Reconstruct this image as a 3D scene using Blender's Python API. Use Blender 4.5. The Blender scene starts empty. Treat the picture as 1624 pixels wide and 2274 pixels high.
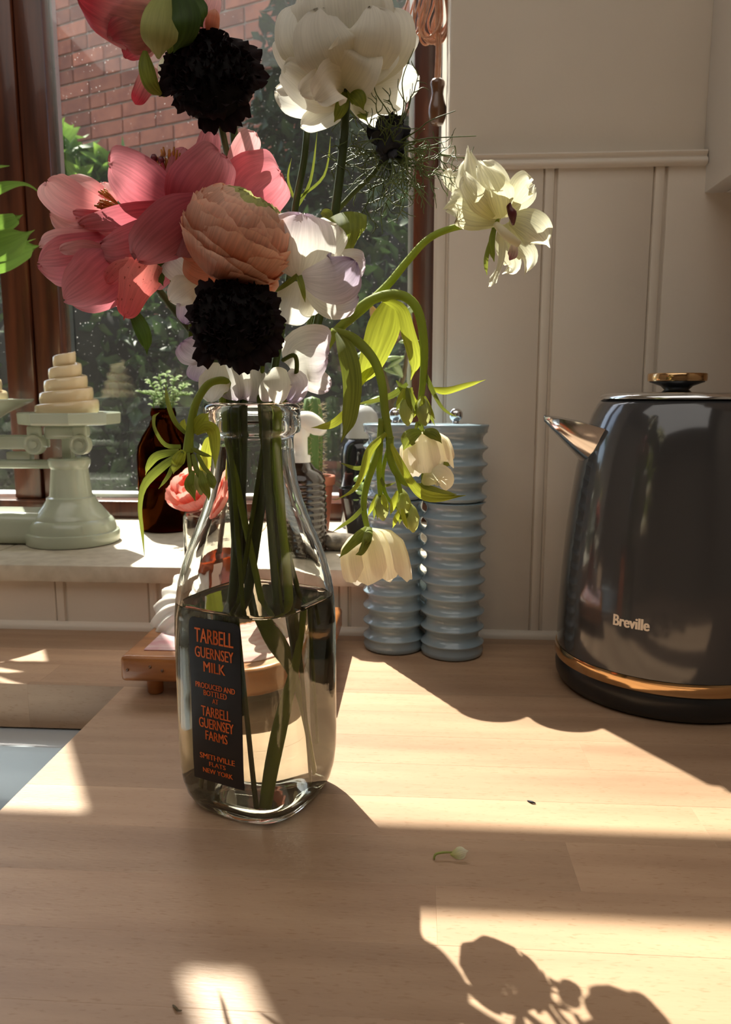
import bpy, bmesh, math, random
from mathutils import Vector, Matrix
random.seed(11)
sc = bpy.context.scene
col = sc.collection

# ------------------------------------------------------------------ camera
FPX = 1700.0
YAW, PITCH = math.radians(3.8), math.radians(8.76)
CAM = Vector((0, 0, .25))
RGT = Vector((math.cos(YAW), math.sin(YAW), 0))
FH = Vector((-math.sin(YAW), math.cos(YAW), 0))
FWD = FH * math.cos(PITCH) - Vector((0, 0, 1)) * math.sin(PITCH)
UPV = FH * math.sin(PITCH) + Vector((0, 0, 1)) * math.cos(PITCH)
cd = bpy.data.cameras.new('camera'); cam = bpy.data.objects.new('camera', cd); col.objects.link(cam)
cam.matrix_world = Matrix(((RGT.x, UPV.x, -FWD.x, CAM.x), (RGT.y, UPV.y, -FWD.y, CAM.y), (RGT.z, UPV.z, -FWD.z, CAM.z), (0, 0, 0, 1)))
cd.sensor_fit = 'VERTICAL'; cd.sensor_height = 24.0; cd.lens = 24.0 * FPX / 2274.0
cd.clip_start = .01; cd.clip_end = 100
cd.dof.use_dof = True; cd.dof.focus_distance = .45; cd.dof.aperture_fstop = cd.lens / 1000 / .0014
sc.camera = cam

# ------------------------------------------------------------------ world, sun, added fill lamp, exposure
SUN_AZ, SUN_EL = math.radians(30.5), math.radians(53)
w = bpy.data.worlds.new('world'); sc.world = w; w.use_nodes = True
nt = w.node_tree; nt.nodes.clear()
sky = nt.nodes.new('ShaderNodeTexSky'); sky.sky_type = 'NISHITA'; sky.sun_disc = False
sky.sun_elevation = SUN_EL; sky.sun_rotation = -SUN_AZ; sky.air_density = 1.0; sky.dust_density = 2.0
bg = nt.nodes.new('ShaderNodeBackground'); bg.inputs[1].default_value = .28
wo = nt.nodes.new('ShaderNodeOutputWorld')
nt.links.new(sky.outputs[0], bg.inputs[0]); nt.links.new(bg.outputs[0], wo.inputs[0])
sl = bpy.data.lights.new('sun', 'SUN'); sun = bpy.data.objects.new('sun', sl); col.objects.link(sun)
sl.energy = 9.5; sl.color = (1, .93, .82); sl.angle = math.radians(.53)
sd = Vector((math.sin(SUN_AZ) * math.cos(SUN_EL), -math.cos(SUN_AZ) * math.cos(SUN_EL), -math.sin(SUN_EL)))
sun.rotation_euler = sd.to_track_quat('-Z', 'Y').to_euler()
al = bpy.data.lights.new('added_fill_lamp', 'AREA'); alo = bpy.data.objects.new('added_fill_lamp', al); col.objects.link(alo)  # unseen area light added to fill the room, no known fitting
al.shape = 'RECTANGLE'; al.size = 2.4; al.size_y = 1.8; al.energy = 11; al.color = (1, .94, .86)
alo.location = (-.3, -.7, 1.76)
sc.view_settings.view_transform = 'Standard'; sc.view_settings.look = 'None'
sc.view_settings.exposure = 0.58; sc.view_settings.gamma = 1; sc.view_settings.use_curve_mapping = False
sc.cycles.use_denoising = True
sc.cycles.sample_clamp_indirect = 4.0
sc.cycles.max_bounces = 10; sc.cycles.transmission_bounces = 10; sc.cycles.transparent_max_bounces = 16
sc.cycles.use_adaptive_sampling = True; sc.cycles.adaptive_threshold = .05; sc.cycles.adaptive_min_samples = 16

# ------------------------------------------------------------------ helpers: pixels to points
def ray(px, py): return FWD + RGT * ((px - 812) / FPX) + UPV * ((1137 - py) / FPX)
def at(px, py, Y):
    d = ray(px, py); return CAM + d * (Y / d.y)
def onz(px, py, z):
    d = ray(px, py); return CAM + d * ((z - CAM.z) / d.z)
def mpp(p): return (p - CAM).dot(FWD) / FPX          # metres per pixel at a point
def S(pts, Y): return [at(p[0], p[1], Y + (p[2] if len(p) > 2 else 0)) for p in pts]

# ------------------------------------------------------------------ helpers: materials
MATS = {}
def new_mat(name):
    m = bpy.data.materials.new(name); m.use_nodes = True; m.node_tree.nodes.clear(); MATS[name] = m
    return m, m.node_tree.nodes, m.node_tree.links
def rgb(c): return (c[0], c[1], c[2], 1)
def sr(r, g, b):
    f = lambda v: (v / 255 / 12.92) if v <= 10 else ((v / 255 + .055) / 1.055) ** 2.4
    return (f(r), f(g), f(b))
def mat(name, c, rough=.5, metal=0, c2=None, nscale=20, stretch=(1, 1, 1), bump=0, bscale=None, spec=.5, coat=0, rnd=0, detail=3, lo=.35, hi=.65, sheen=0, subs=0):
    m, N, L = new_mat(name)
    out = N.new('ShaderNodeOutputMaterial'); p = N.new('ShaderNodeBsdfPrincipled')
    L.new(p.outputs[0], out.inputs[0])
    p.inputs['Base Color'].default_value = rgb(c); p.inputs['Roughness'].default_value = rough; p.inputs['Metallic'].default_value = metal
    p.inputs['Specular IOR Level'].default_value = spec; p.inputs['Coat Weight'].default_value = coat; p.inputs['Coat Roughness'].default_value = .06
    if sheen: p.inputs['Sheen Weight'].default_value = sheen
    if subs:
        p.inputs['Subsurface Weight'].default_value = subs; p.inputs['Subsurface Scale'].default_value = .004
    tc = N.new('ShaderNodeTexCoord'); mp = N.new('ShaderNodeMapping'); mp.inputs['Scale'].default_value = stretch
    L.new(tc.outputs['Object'], mp.inputs[0])
    if c2 is not None:
        n = N.new('ShaderNodeTexNoise'); n.inputs['Scale'].default_value = nscale; n.inputs['Detail'].default_value = detail
        L.new(mp.outputs[0], n.inputs['Vector'])
        cr = N.new('ShaderNodeValToRGB'); cr.color_ramp.elements[0].position = lo; cr.color_ramp.elements[1].position = hi
        cr.color_ramp.elements[0].color = rgb(c); cr.color_ramp.elements[1].color = rgb(c2)
        L.new(n.outputs[0], cr.inputs[0]); src = cr.outputs[0]
        if rnd:
            oi = N.new('ShaderNodeObjectInfo'); hs = N.new('ShaderNodeHueSaturation')
            mr = N.new('ShaderNodeMapRange'); mr.inputs['To Min'].default_value = 1 - rnd; mr.inputs['To Max'].default_value = 1 + rnd
            L.new(oi.outputs['Random'], mr.inputs[0]); L.new(mr.outputs[0], hs.inputs['Value']); L.new(src, hs.inputs['Color']); src = hs.outputs[0]
        L.new(src, p.inputs['Base Color'])
    if bump:
        n2 = N.new('ShaderNodeTexNoise'); n2.inputs['Scale'].default_value = bscale or nscale; n2.inputs['Detail'].default_value = 4
        L.new(mp.outputs[0], n2.inputs['Vector'])
        b = N.new('ShaderNodeBump'); b.inputs['Strength'].default_value = bump; b.inputs['Distance'].default_value = .002
        L.new(n2.outputs[0], b.inputs['Height']); L.new(b.outputs[0], p.inputs['Normal'])
    return m
def petal_mat(name, cbase, ctip, trl=.5, veins=.25, rough=.55, p0=.05, p1=.85, rnd=.12, spots=None, freq=14, trc=None):
    m, N, L = new_mat(name)
    out = N.new('ShaderNodeOutputMaterial'); p = N.new('ShaderNodeBsdfPrincipled'); t = N.new('ShaderNodeBsdfTranslucent'); mx = N.new('ShaderNodeMixShader')
    mx.inputs[0].default_value = trl; p.inputs['Roughness'].default_value = rough; p.inputs['Specular IOR Level'].default_value = .3
    L.new(p.outputs[0], mx.inputs[1]); L.new(t.outputs[0], mx.inputs[2]); L.new(mx.outputs[0], out.inputs[0])
    uv = N.new('ShaderNodeTexCoord'); sx = N.new('ShaderNodeSeparateXYZ'); L.new(uv.outputs['UV'], sx.inputs[0])
    cr = N.new('ShaderNodeValToRGB'); cr.color_ramp.elements[0].position = p0; cr.color_ramp.elements[1].position = p1
    cr.color_ramp.elements[0].color = rgb(cbase); cr.color_ramp.elements[1].color = rgb(ctip)
    L.new(sx.outputs['Y'], cr.inputs[0])
    oi = N.new('ShaderNodeObjectInfo'); add = N.new('ShaderNodeVectorMath'); add.operation = 'ADD'
    mp = N.new('ShaderNodeMapping'); mp.inputs['Scale'].default_value = (freq, 1.3, 1)
    L.new(uv.outputs['UV'], mp.inputs[0]); L.new(mp.outputs[0], add.inputs[0]); L.new(oi.outputs['Random'], add.inputs[1])
    n = N.new('ShaderNodeTexNoise'); n.inputs['Scale'].default_value = 1.6; n.inputs['Detail'].default_value = 4; L.new(add.outputs[0], n.inputs['Vector'])
    mr = N.new('ShaderNodeMapRange'); mr.inputs['From Min'].default_value = .3; mr.inputs['From Max'].default_value = .7
    mr.inputs['To Min'].default_value = 1 - veins; mr.inputs['To Max'].default_value = 1 + veins * .6; L.new(n.outputs[0], mr.inputs[0])
    hs = N.new('ShaderNodeHueSaturation'); L.new(cr.outputs[0], hs.inputs['Color'])
    r2 = N.new('ShaderNodeMapRange'); r2.inputs['To Min'].default_value = 1 - rnd; r2.inputs['To Max'].default_value = 1 + rnd; L.new(oi.outputs['Random'], r2.inputs[0])
    mu = N.new('ShaderNodeMath'); mu.operation = 'MULTIPLY'; L.new(mr.outputs[0], mu.inputs[0]); L.new(r2.outputs[0], mu.inputs[1]); L.new(mu.outputs[0], hs.inputs['Value'])
    src = hs.outputs[0]
    if spots:
        v = N.new('ShaderNodeTexNoise'); v.inputs['Scale'].default_value = 14; v.inputs['Detail'].default_value = 2; L.new(uv.outputs['UV'], v.inputs['Vector'])
        c3 = N.new('ShaderNodeValToRGB'); c3.color_ramp.elements[0].position = .64; c3.color_ramp.elements[1].position = .72
        c3.color_ramp.elements[0].color = (0, 0, 0, 1); c3.color_ramp.elements[1].color = (1, 1, 1, 1); L.new(v.outputs[0], c3.inputs[0])
        mc = N.new('ShaderNodeMix'); mc.data_type = 'RGBA'; L.new(c3.outputs[0], mc.inputs['Factor']); L.new(src, mc.inputs['A']); mc.inputs['B'].default_value = rgb(spots); src = mc.outputs['Result']
    L.new(src, p.inputs['Base Color'])
    if trc:
        mt = N.new('ShaderNodeMix'); mt.data_type = 'RGBA'; mt.blend_type = 'MULTIPLY'; mt.inputs['Factor'].default_value = 1
        L.new(src, mt.inputs['A']); mt.inputs['B'].default_value = rgb(trc); L.new(mt.outputs['Result'], t.inputs[0])
    else:
        L.new(src, t.inputs[0])
    b = N.new('ShaderNodeBump'); b.inputs['Strength'].default_value = .25; b.inputs['Distance'].default_value = .0006
    L.new(n.outputs[0], b.inputs['Height']); L.new(b.outputs[0], p.inputs['Normal'])
    return m
def glass_mat(name, c, ior=1.5, rough=0.0, milky=0, mcol=(1, 1, 1)):
    m, N, L = new_mat(name)
    out = N.new('ShaderNodeOutputMaterial'); g = N.new('ShaderNodeBsdfGlass')
    g.inputs['Color'].default_value = rgb(c); g.inputs['IOR'].default_value = ior; g.inputs['Roughness'].default_value = rough
    if milky:
        d = N.new('ShaderNodeBsdfTranslucent'); d.inputs[0].default_value = rgb(mcol); x = N.new('ShaderNodeMixShader'); x.inputs[0].default_value = milky
        L.new(g.outputs[0], x.inputs[1]); L.new(d.outputs[0], x.inputs[2]); L.new(x.outputs[0], out.inputs[0])
    else: L.new(g.outputs[0], out.inputs[0])
    return m
def pane_mat(name):
    m, N, L = new_mat(name)
    out = N.new('ShaderNodeOutputMaterial'); t = N.new('ShaderNodeBsdfTransparent'); t.inputs[0].default_value = (.94, .96, .95, 1)
    g = N.new('ShaderNodeBsdfGlossy'); g.inputs['Roughness'].default_value = .02; lw = N.new('ShaderNodeLayerWeight'); lw.inputs[0].default_value = .5
    pw = N.new('ShaderNodeMath'); pw.operation = 'POWER'; pw.inputs[1].default_value = 5; L.new(lw.outputs['Facing'], pw.inputs[0])
    fr = N.new('ShaderNodeMath'); fr.operation = 'MULTIPLY_ADD'; fr.inputs[1].default_value = .9; fr.inputs[2].default_value = .045; L.new(pw.outputs[0], fr.inputs[0])
    d = N.new('ShaderNodeBsdfTranslucent'); d.inputs[0].default_value = (.9, .88, .84, 1)
    x = N.new('ShaderNodeMixShader'); L.new(fr.outputs[0], x.inputs[0]); L.new(t.outputs[0], x.inputs[1]); L.new(g.outputs[0], x.inputs[2])
    # a light film of dust and rain specks on the glass
    tc = N.new('ShaderNodeTexCoord'); v = N.new('ShaderNodeTexVoronoi'); v.inputs['Scale'].default_value = 120; L.new(tc.outputs['Object'], v.inputs['Vector'])
    n = N.new('ShaderNodeTexNoise'); n.inputs['Scale'].default_value = 9; L.new(tc.outputs['Object'], n.inputs['Vector'])
    r1 = N.new('ShaderNodeValToRGB'); r1.color_ramp.elements[0].position = .06; r1.color_ramp.elements[0].color = (.7, .7, .7, 1); r1.color_ramp.elements[1].position = .14; r1.color_ramp.elements[1].color = (0, 0, 0, 1)
    L.new(v.outputs['Distance'], r1.inputs[0])
    r2 = N.new('ShaderNodeMapRange'); r2.inputs['From Min'].default_value = .5; r2.inputs['From Max'].default_value = .75; r2.inputs['To Min'].default_value = .10; r2.inputs['To Max'].default_value = .6
    L.new(n.outputs[0], r2.inputs[0])
    mu = N.new('ShaderNodeMath'); mu.operation = 'MULTIPLY'; L.new(r1.outputs[0], mu.inputs[0]); L.new(r2.outputs[0], mu.inputs[1])
    ad = N.new('ShaderNodeMath'); ad.operation = 'ADD'; ad.inputs[1].default_value = .006; L.new(mu.outputs[0], ad.inputs[0])
    y = N.new('ShaderNodeMixShader'); L.new(ad.outputs[0], y.inputs[0]); L.new(x.outputs[0], y.inputs[1]); L.new(d.outputs[0], y.inputs[2])
    L.new(y.outputs[0], out.inputs[0])
    return m

# ------------------------------------------------------------------ helpers: objects
ORG = {}
def obj(name, V, Fc, m, parent=None, loc=None, smooth=True, uvs=None, angle=None):
    """one mesh object; V in world coordinates"""
    o0 = ORG[parent] if parent is not None else (Vector(loc) if loc is not None else Vector((0, 0, 0)))
    me = bpy.data.meshes.new(name)
    me.from_pydata([tuple(Vector(v) - o0) for v in V], [], Fc)
    if uvs is not None:
        ul = me.uv_layers.new(name='uv')
        for li, lp in enumerate(me.loops): ul.data[li].uv = uvs[lp.vertex_index]
    me.validate(); me.update()
    if m is not None: me.materials.append(m)
    if smooth:
        me.polygons.foreach_set('use_smooth', [True] * len(me.polygons))
        if angle: me.set_sharp_from_angle(angle=math.radians(angle))
    o = bpy.data.objects.new(name, me); col.objects.link(o)
    if parent is not None: o.parent = parent
    else: o.location = o0
    ORG[o] = o0
    return o
def tag(o, label, cat, group=None):
    o['label'] = label; o['category'] = cat
    if group: o['group'] = group
    return o
def thing(name, label, cat, loc, group=None):
    o = bpy.data.objects.new(name, None); col.objects.link(o); o.location = loc; o.empty_display_size = .02
    ORG[o] = Vector(loc); return tag(o, label, cat, group)
def structure(name, V, Fc, m, **k):
    o = obj(name, V, Fc, m, **k); o['kind'] = 'structure'; return o
def struct_empty(name, loc):
    o = bpy.data.objects.new(name, None); col.objects.link(o); o.location = loc; ORG[o] = Vector(loc); o['kind'] = 'structure'; return o
def box(x0, x1, y0, y1, z0, z1, bev=0, seg=2):
    bm = bmesh.new(); bmesh.ops.create_cube(bm, size=1)
    for v in bm.verts: v.co = Vector((x0 + (v.co.x + .5) * (x1 - x0), y0 + (v.co.y + .5) * (y1 - y0), z0 + (v.co.z + .5) * (z1 - z0)))
    if bev: bmesh.ops.bevel(bm, geom=bm.edges[:], offset=bev, segments=seg, affect='EDGES', profile=.5)
    bm.verts.index_update()
    V = [v.co.copy() for v in bm.verts]; Fc = [[v.index for v in f.verts] for f in bm.faces]; bm.free()
    return V, Fc
def join(*parts):
    V, Fc = [], []
    for v, f in parts:
        b = len(V); V += list(v); Fc += [[i + b for i in q] for q in f]
    return V, Fc
def frame_of(ax):
    ax = Vector(ax).normalized(); a = Vector((0, 0, 1)) if abs(ax.z) < .9 else Vector((1, 0, 0))
    e1 = ax.cross(a).normalized(); e2 = ax.cross(e1).normalized(); return ax, e1, e2
def lathe(prof, c=(0, 0, 0), seg=40, ax=(0, 0, 1), shape=None):
    """prof: list of (r, h); shape(h, ang) scales the radius"""
    c = Vector(c)
    if tuple(ax) == (0, 0, 1): e0, e1, e2 = Vector((0, 0, 1)), Vector((1, 0, 0)), Vector((0, 1, 0))
    else: e0, e1, e2 = frame_of(ax)
    V, Fc, rings = [], [], []
    for r, h in prof:
        if r < 1e-6:
            rings.append([len(V)]); V.append(c + e0 * h)
        else:
            ring = []
            for k in range(seg):
                a = 2 * math.pi * k / seg; s = shape(h, a) if shape else 1
                ring.append(len(V)); V.append(c + e0 * h + (e1 * math.cos(a) + e2 * math.sin(a)) * (r * s))
            rings.append(ring)
    for A, B in zip(rings, rings[1:]):
        for k in range(seg):
            k2 = (k + 1) % seg
            if len(A) == 1 and len(B) == 1: continue
            if len(A) == 1: Fc.append([A[0], B[k2], B[k]])
            elif len(B) == 1: Fc.append([A[k], A[k2], B[0]])
            else: Fc.append([A[k], A[k2], B[k2], B[k]])
    return V, Fc
def crom(P, n):
    """resample a polyline of vectors (any dimension as tuples) with a Catmull-Rom spline"""
    P = [Vector(p) for p in P]; out = []; k = len(P) - 1
    for i in range(n + 1):
        t = i / n * k; j = min(int(t), k - 1); f = t - j
        p0, p1, p2, p3 = P[max(j - 1, 0)], P[j], P[j + 1], P[min(j + 2, k)]
        out.append(.5 * ((2 * p1) + (p2 - p0) * f + (2 * p0 - 5 * p1 + 4 * p2 - p3) * f * f + (3 * p1 - p0 - 3 * p2 + p3) * f ** 3))
    return out
def lerpl(L, t):
    k = len(L) - 1; x = t * k; j = min(int(x), k - 1) if k else 0
    return L[j] + (L[j + 1] - L[j]) * (x - j) if k else L[0]
def crs(L, t):
    k = len(L) - 1
    if k == 0: return L[0]
    x = t * k; j = min(int(x), k - 1); f = x - j
    p0, p1, p2, p3 = L[max(j - 1, 0)], L[j], L[j + 1], L[min(j + 2, k)]
    return max(.00004, .5 * (2 * p1 + (p2 - p0) * f + (2 * p0 - 5 * p1 + 4 * p2 - p3) * f * f + (3 * p1 - p0 - 3 * p2 + p3) * f ** 3))
def tube(P, R, n=None, seg=8, caps=True, closed=False):
    P = [Vector(p) for p in P]
    if n: Q = crom(P, n)
    else: Q = P
    N = len(Q); V, Fc = [], []; prev = None
    for i, p in enumerate(Q):
        t = (Q[min(i + 1, N - 1)] - Q[max(i - 1, 0)])
        t = t.normalized() if t.length > 1e-9 else Vector((0, 0, 1))
        if prev is None: _, e1, e2 = frame_of(t)
        else:
            e1 = prev - t * prev.dot(t)
            e1 = e1.normalized() if e1.length > 1e-6 else frame_of(t)[1]
            e2 = t.cross(e1)
        prev = e1; r = lerpl(R, i / (N - 1)) if isinstance(R, (list, tuple)) else R
        for k in range(seg):
            a = 2 * math.pi * k / seg; V.append(p + (e1 * math.cos(a) + e2 * math.sin(a)) * r)
    for i in range(N - 1):
        for k in range(seg):
            k2 = (k + 1) % seg; Fc.append([i * seg + k, i * seg + k2, (i + 1) * seg + k2, (i + 1) * seg + k])
    if caps: Fc.append(list(range(seg))[::-1]); Fc.append([(N - 1) * seg + k for k in range(seg)])
    return V, Fc
def ribbon(P, W, n=14, m=8, cup=0, roll=0, twist=0, ruf=0, rfreq=2.5, rag=0, seed=0, tipcurl=0, blunt=False):
    """a petal or leaf: spine P (world), full widths W (metres) along it; cup > 0 lifts the margins towards the viewer"""
    rn = random.Random(seed); V, Fc, U = [], [], []
    SS = [1 - (1 - i / n) ** 1.5 for i in range(n + 1)] if blunt else [i / n for i in range(n + 1)]
    QQ = crom(P, 60); Q = [QQ[min(59, int(s * 60))].lerp(QQ[min(60, int(s * 60) + 1)], s * 60 - min(59, int(s * 60))) for s in SS]
    if blunt: W = list(W[:-1]) + [max(W[-1], .72 * W[-2])]
    ph = rn.random() * 6.28; rg = [rn.random() for _ in range(m + 1)]
    Lg = sum((Q[i + 1] - Q[i]).length for i in range(n))
    for i, p in enumerate(Q):
        s = SS[i]; t = (Q[min(i + 1, n)] - Q[max(i - 1, 0)]).normalized(); vd = (CAM - p).normalized()
        cx = t.cross(vd); cx = cx.normalized() if cx.length > 1e-4 else RGT.copy()
        nm = cx.cross(t).normalized(); a = roll + twist * s
        cx, nm = cx * math.cos(a) + nm * math.sin(a), nm * math.cos(a) - cx * math.sin(a)
        wd = crs(W, s)
        if blunt and s > .80: wd *= math.sqrt(max(.02, 1 - ((s - .80) / .20) ** 2))
        for j in range(m + 1):
            x = 2 * j / m - 1
            q = p + cx * (x * wd / 2) + nm * (cup * wd * x * x * .5)
            q += nm * (ruf * Lg * s * s * math.sin(x * 3.14 * rfreq + ph + s * 2) * (.35 + .65 * abs(x)))
            if rag and s > .6: q -= t * (rag * Lg * rg[j] * (s - .6) / .4)
            q -= t * (Lg * (.02 if blunt else .10) * x * x * max(0, s - .75) / .25)
            if tipcurl: q += nm * (tipcurl * Lg * max(0, s - .6) ** 2)
            V.append(q); U.append((j / m, s))
    for i in range(n):
        for j in range(m): b = i * (m + 1) + j; Fc.append([b, b + 1, b + m + 2, b + m + 1])
    return V, Fc, U
def petal(name, pts, W, Y, mtl, parent, **k):
    P = S(pts, Y); W2 = [x * mpp(P[min(int(i * (len(P) - 1) / max(1, len(W) - 1)), len(P) - 1)]) for i, x in enumerate(W)]
    k.setdefault('blunt', name == 'petal'); V, Fc, U = ribbon(P, W2, **k)
    return obj(name, V, Fc, mtl, parent, uvs=U)
def patch(c, ax, prof, az, hw, off=0, rag=.05, tip=.16, seed=0, n=9, m=8, ruf=0, flare=0, fpow=3):
    """a petal lying on a surface of revolution round axis ax through c: prof list of (r, h)"""
    rn = random.Random(seed); e0, e1, e2 = frame_of(ax); c = Vector(c); V, Fc, U = [], [], []; ph = rn.random() * 6
    rg = [rn.random() * rag for _ in range(m + 1)]
    for i in range(n + 1):
        for j in range(m + 1):
            x = 2 * j / m - 1; s = (i / n) * (1 - tip * x * x - rg[j])
            r = lerpl([q[0] for q in prof], s); h = lerpl([q[1] for q in prof], s)
            wd = hw * (.45 + .55 * math.sin(min(1, s / .55) * math.pi / 2)); a = az + x * wd
            rr = r * (1 + off + flare * s ** fpow + ruf * s * s * math.sin(x * 5 + ph))
            V.append(c + e0 * h + (e1 * math.cos(a) + e2 * math.sin(a)) * rr); U.append((j / m, i / n))
    for i in range(n):
        for j in range(m): b = i * (m + 1) + j; Fc.append([b, b + 1, b + m + 2, b + m + 1])
    return V, Fc, U
def text_mesh(s, bold=.02):
    """triangulated lettering: list of (x, y) and faces, normalised to a unit box"""
    cu = bpy.data.curves.new('t', 'FONT'); cu.body = s; cu.offset = bold; cu.resolution_u = 3
    to = bpy.data.objects.new('t', cu); col.objects.link(to); dg = bpy.context.evaluated_depsgraph_get()
    me = bpy.data.meshes.new_from_object(to.evaluated_get(dg)); P = [(v.co.x, v.co.y) for v in me.vertices]; Fc = [list(p.vertices) for p in me.polygons]
    bpy.data.objects.remove(to); bpy.data.curves.remove(cu); bpy.data.meshes.remove(me)
    x0 = min(p[0] for p in P); x1 = max(p[0] for p in P); y0 = min(p[1] for p in P); y1 = max(p[1] for p in P)
    return [((p[0] - x0) / (x1 - x0), (p[1] - y0) / (y1 - y0)) for p in P], Fc
def embolden(P, Fc, d):
    Q, G = [], []
    for k in (-1, 0, 1):
        b = len(Q); Q += [(p[0] * (1 - 2 * d) + d + k * d, p[1]) for p in P]; G += [[i + b for i in f] for f in Fc]
    return Q, G

# ================================================================== materials
def beech_mat(name='beech_wood'):
    m, N, L = new_mat(name)
    out = N.new('ShaderNodeOutputMaterial'); p = N.new('ShaderNodeBsdfPrincipled'); L.new(p.outputs[0], out.inputs[0])
    p.inputs['Roughness'].default_value = .42; p.inputs['Specular IOR Level'].default_value = .45
    tc = N.new('ShaderNodeTexCoord'); oi = N.new('ShaderNodeObjectInfo')
    ad = N.new('ShaderNodeVectorMath'); ad.operation = 'MULTIPLY_ADD'; ad.inputs[1].default_value = (1, 1, 1)
    cx = N.new('ShaderNodeCombineXYZ'); mu = N.new('ShaderNodeMath'); mu.operation = 'MULTIPLY'; mu.inputs[1].default_value = 7
    L.new(oi.outputs['Random'], mu.inputs[0]); L.new(mu.outputs[0], cx.inputs[0]); L.new(mu.outputs[0], cx.inputs[2])
    L.new(tc.outputs['Object'], ad.inputs[0]); L.new(cx.outputs[0], ad.inputs[2])
    def noise(scale, sc3, det=4):
        mp = N.new('ShaderNodeMapping'); mp.inputs['Scale'].default_value = sc3; L.new(ad.outputs[0], mp.inputs[0])
        n = N.new('ShaderNodeTexNoise'); n.inputs['Scale'].default_value = scale; n.inputs['Detail'].default_value = det; L.new(mp.outputs[0], n.inputs['Vector']); return n
    n1 = noise(16, (.35, 3, 3)); n2 = noise(850, (.2, 1, 1), 2); n3 = noise(900, (.2, 1, 1), 1)
    cr = N.new('ShaderNodeValToRGB'); cr.color_ramp.elements[0].position = .3; cr.color_ramp.elements[1].position = .72
    cr.color_ramp.elements[0].color = rgb(sr(166, 134, 107)); cr.color_ramp.elements[1].color = rgb(sr(190, 158, 128)); L.new(n1.outputs[0], cr.inputs[0])
    fl = N.new('ShaderNodeValToRGB'); fl.color_ramp.elements[0].position = .60; fl.color_ramp.elements[0].color = (1, 1, 1, 1)
    fl.color_ramp.elements[1].position = .72; fl.color_ramp.elements[1].color = rgb((.80, .72, .64)); L.new(n2.outputs[0], fl.inputs[0])
    mx = N.new('ShaderNodeMix'); mx.data_type = 'RGBA'; mx.blend_type = 'MULTIPLY'; mx.inputs['Factor'].default_value = .8
    L.new(cr.outputs[0], mx.inputs['A']); L.new(fl.outputs[0], mx.inputs['B'])
    hs = N.new('ShaderNodeHueSaturation'); mr = N.new('ShaderNodeMapRange'); mr.inputs['To Min'].default_value = .82; mr.inputs['To Max'].default_value = 1.10
    L.new(oi.outputs['Random'], mr.inputs[0]); L.new(mr.outputs[0], hs.inputs['Value']); L.new(mx.outputs['Result'], hs.inputs['Color'])
    L.new(hs.outputs[0], p.inputs['Base Color'])
    b = N.new('ShaderNodeBump'); b.inputs['Strength'].default_value = .12; b.inputs['Distance'].default_value = .0006; L.new(n3.outputs[0], b.inputs['Height']); L.new(b.outputs[0], p.inputs['Normal'])
    return m
BEECH = beech_mat()
PAINT = mat('cream_painted_boards', sr(226, 216, 202), .42, c2=sr(219, 209, 195), nscale=3, bump=.06, bscale=300)
PLASTER = mat('cream_plaster', sr(219, 208, 192), .6, c2=sr(211, 200, 184), nscale=4, bump=.25, bscale=60)
WHITEP = mat('white_cabinet_paint', sr(216, 210, 203), .4)
ROOMP = mat('room_paint', sr(190, 176, 158), .7)
FLOORM = mat('room_floor', sr(120, 95, 75), .6)
VARN = mat('brown_varnished_wood', sr(62, 30, 20), .28, c2=sr(98, 52, 33), nscale=14, stretch=(5, 5, .35), bump=.1, bscale=40, coat=.3)
SILLT = mat('limestone_sill', sr(206, 197, 178), .55, c2=sr(188, 178, 158), nscale=60, detail=6, bump=.1, bscale=200)
SPACER = mat('aluminium_spacer', (.85, .86, .88), .3, 1)
UPVC = mat('white_outer_ledge', sr(225, 225, 228), .5)
PANE = pane_mat('window_glass')
PORC = mat('white_porcelain', sr(196, 205, 212), .12, coat=.4)

# ================================================================== the setting
WY = .775                                   # face of the boarded wall
SILL = .072
GY = 1.10                                   # glass plane
# ---- worktop: beech staves, with the cut-out for the sink at the left
CUTX, CUTY = -.2503, .616
top = thing('worktop', 'pale beech block worktop the milk bottle stands on', 'worktop', (0, .4, 0))
rows = []; y = .4053 - .0434 * 14
rs = random.Random(5)
fixed = {}                                   # stave ends seen in the photograph, by row
def stave(x0, x1, y0, y1):
    if x1 - x0 < .004: return
    V, Fc = box(x0, x1, y0, y1, -.04, 0, .00012, 1)
    o = obj('stave', V, Fc, BEECH, top, smooth=False)
ROW_ENDS = {0.4053: [-.62, .086, .34, .7], .3619: [-.5, .012, .42, .8], .3185: [-.7, -.2, .5], .2751: [-.62, .002, .45, .8], .4487: [-.75, .17, .55], .4921: [-.55, .20, .62], .5355: [-.6, .12, .46]}
k = 0
while y < WY - .001:
    y1 = min(y + .0434, WY)
    key = min(ROW_ENDS, key=lambda q: abs(q - y1))
    if abs(key - y1) < .002: ends = ROW_ENDS[key]
    else:
        ends = []; x = -1.1 + rs.random() * .4
        while x < 1.2: ends.append(x); x += .32 + rs.random() * .35
    xs = [-1.2] + [e for e in ends if -1.15 < e < 1.15] + [1.2]
    for a, b in zip(xs, xs[1:]):
        lo, hi = max(y, -.1), y1
        if hi <= CUTY - .0001 or lo < CUTY:             # rows touching the cut-out
            if hi > CUTY:                                # split the straddling row
                stave(a, b, CUTY, hi)
                aa = max(a, CUTX)
                if b > aa: stave(aa, b, lo, CUTY)
            else:
                aa = max(a, CUTX)
                if b > aa: stave(aa, b, lo, hi)
        else: stave(a, b, lo, hi)
    y = y1; k += 1
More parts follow.
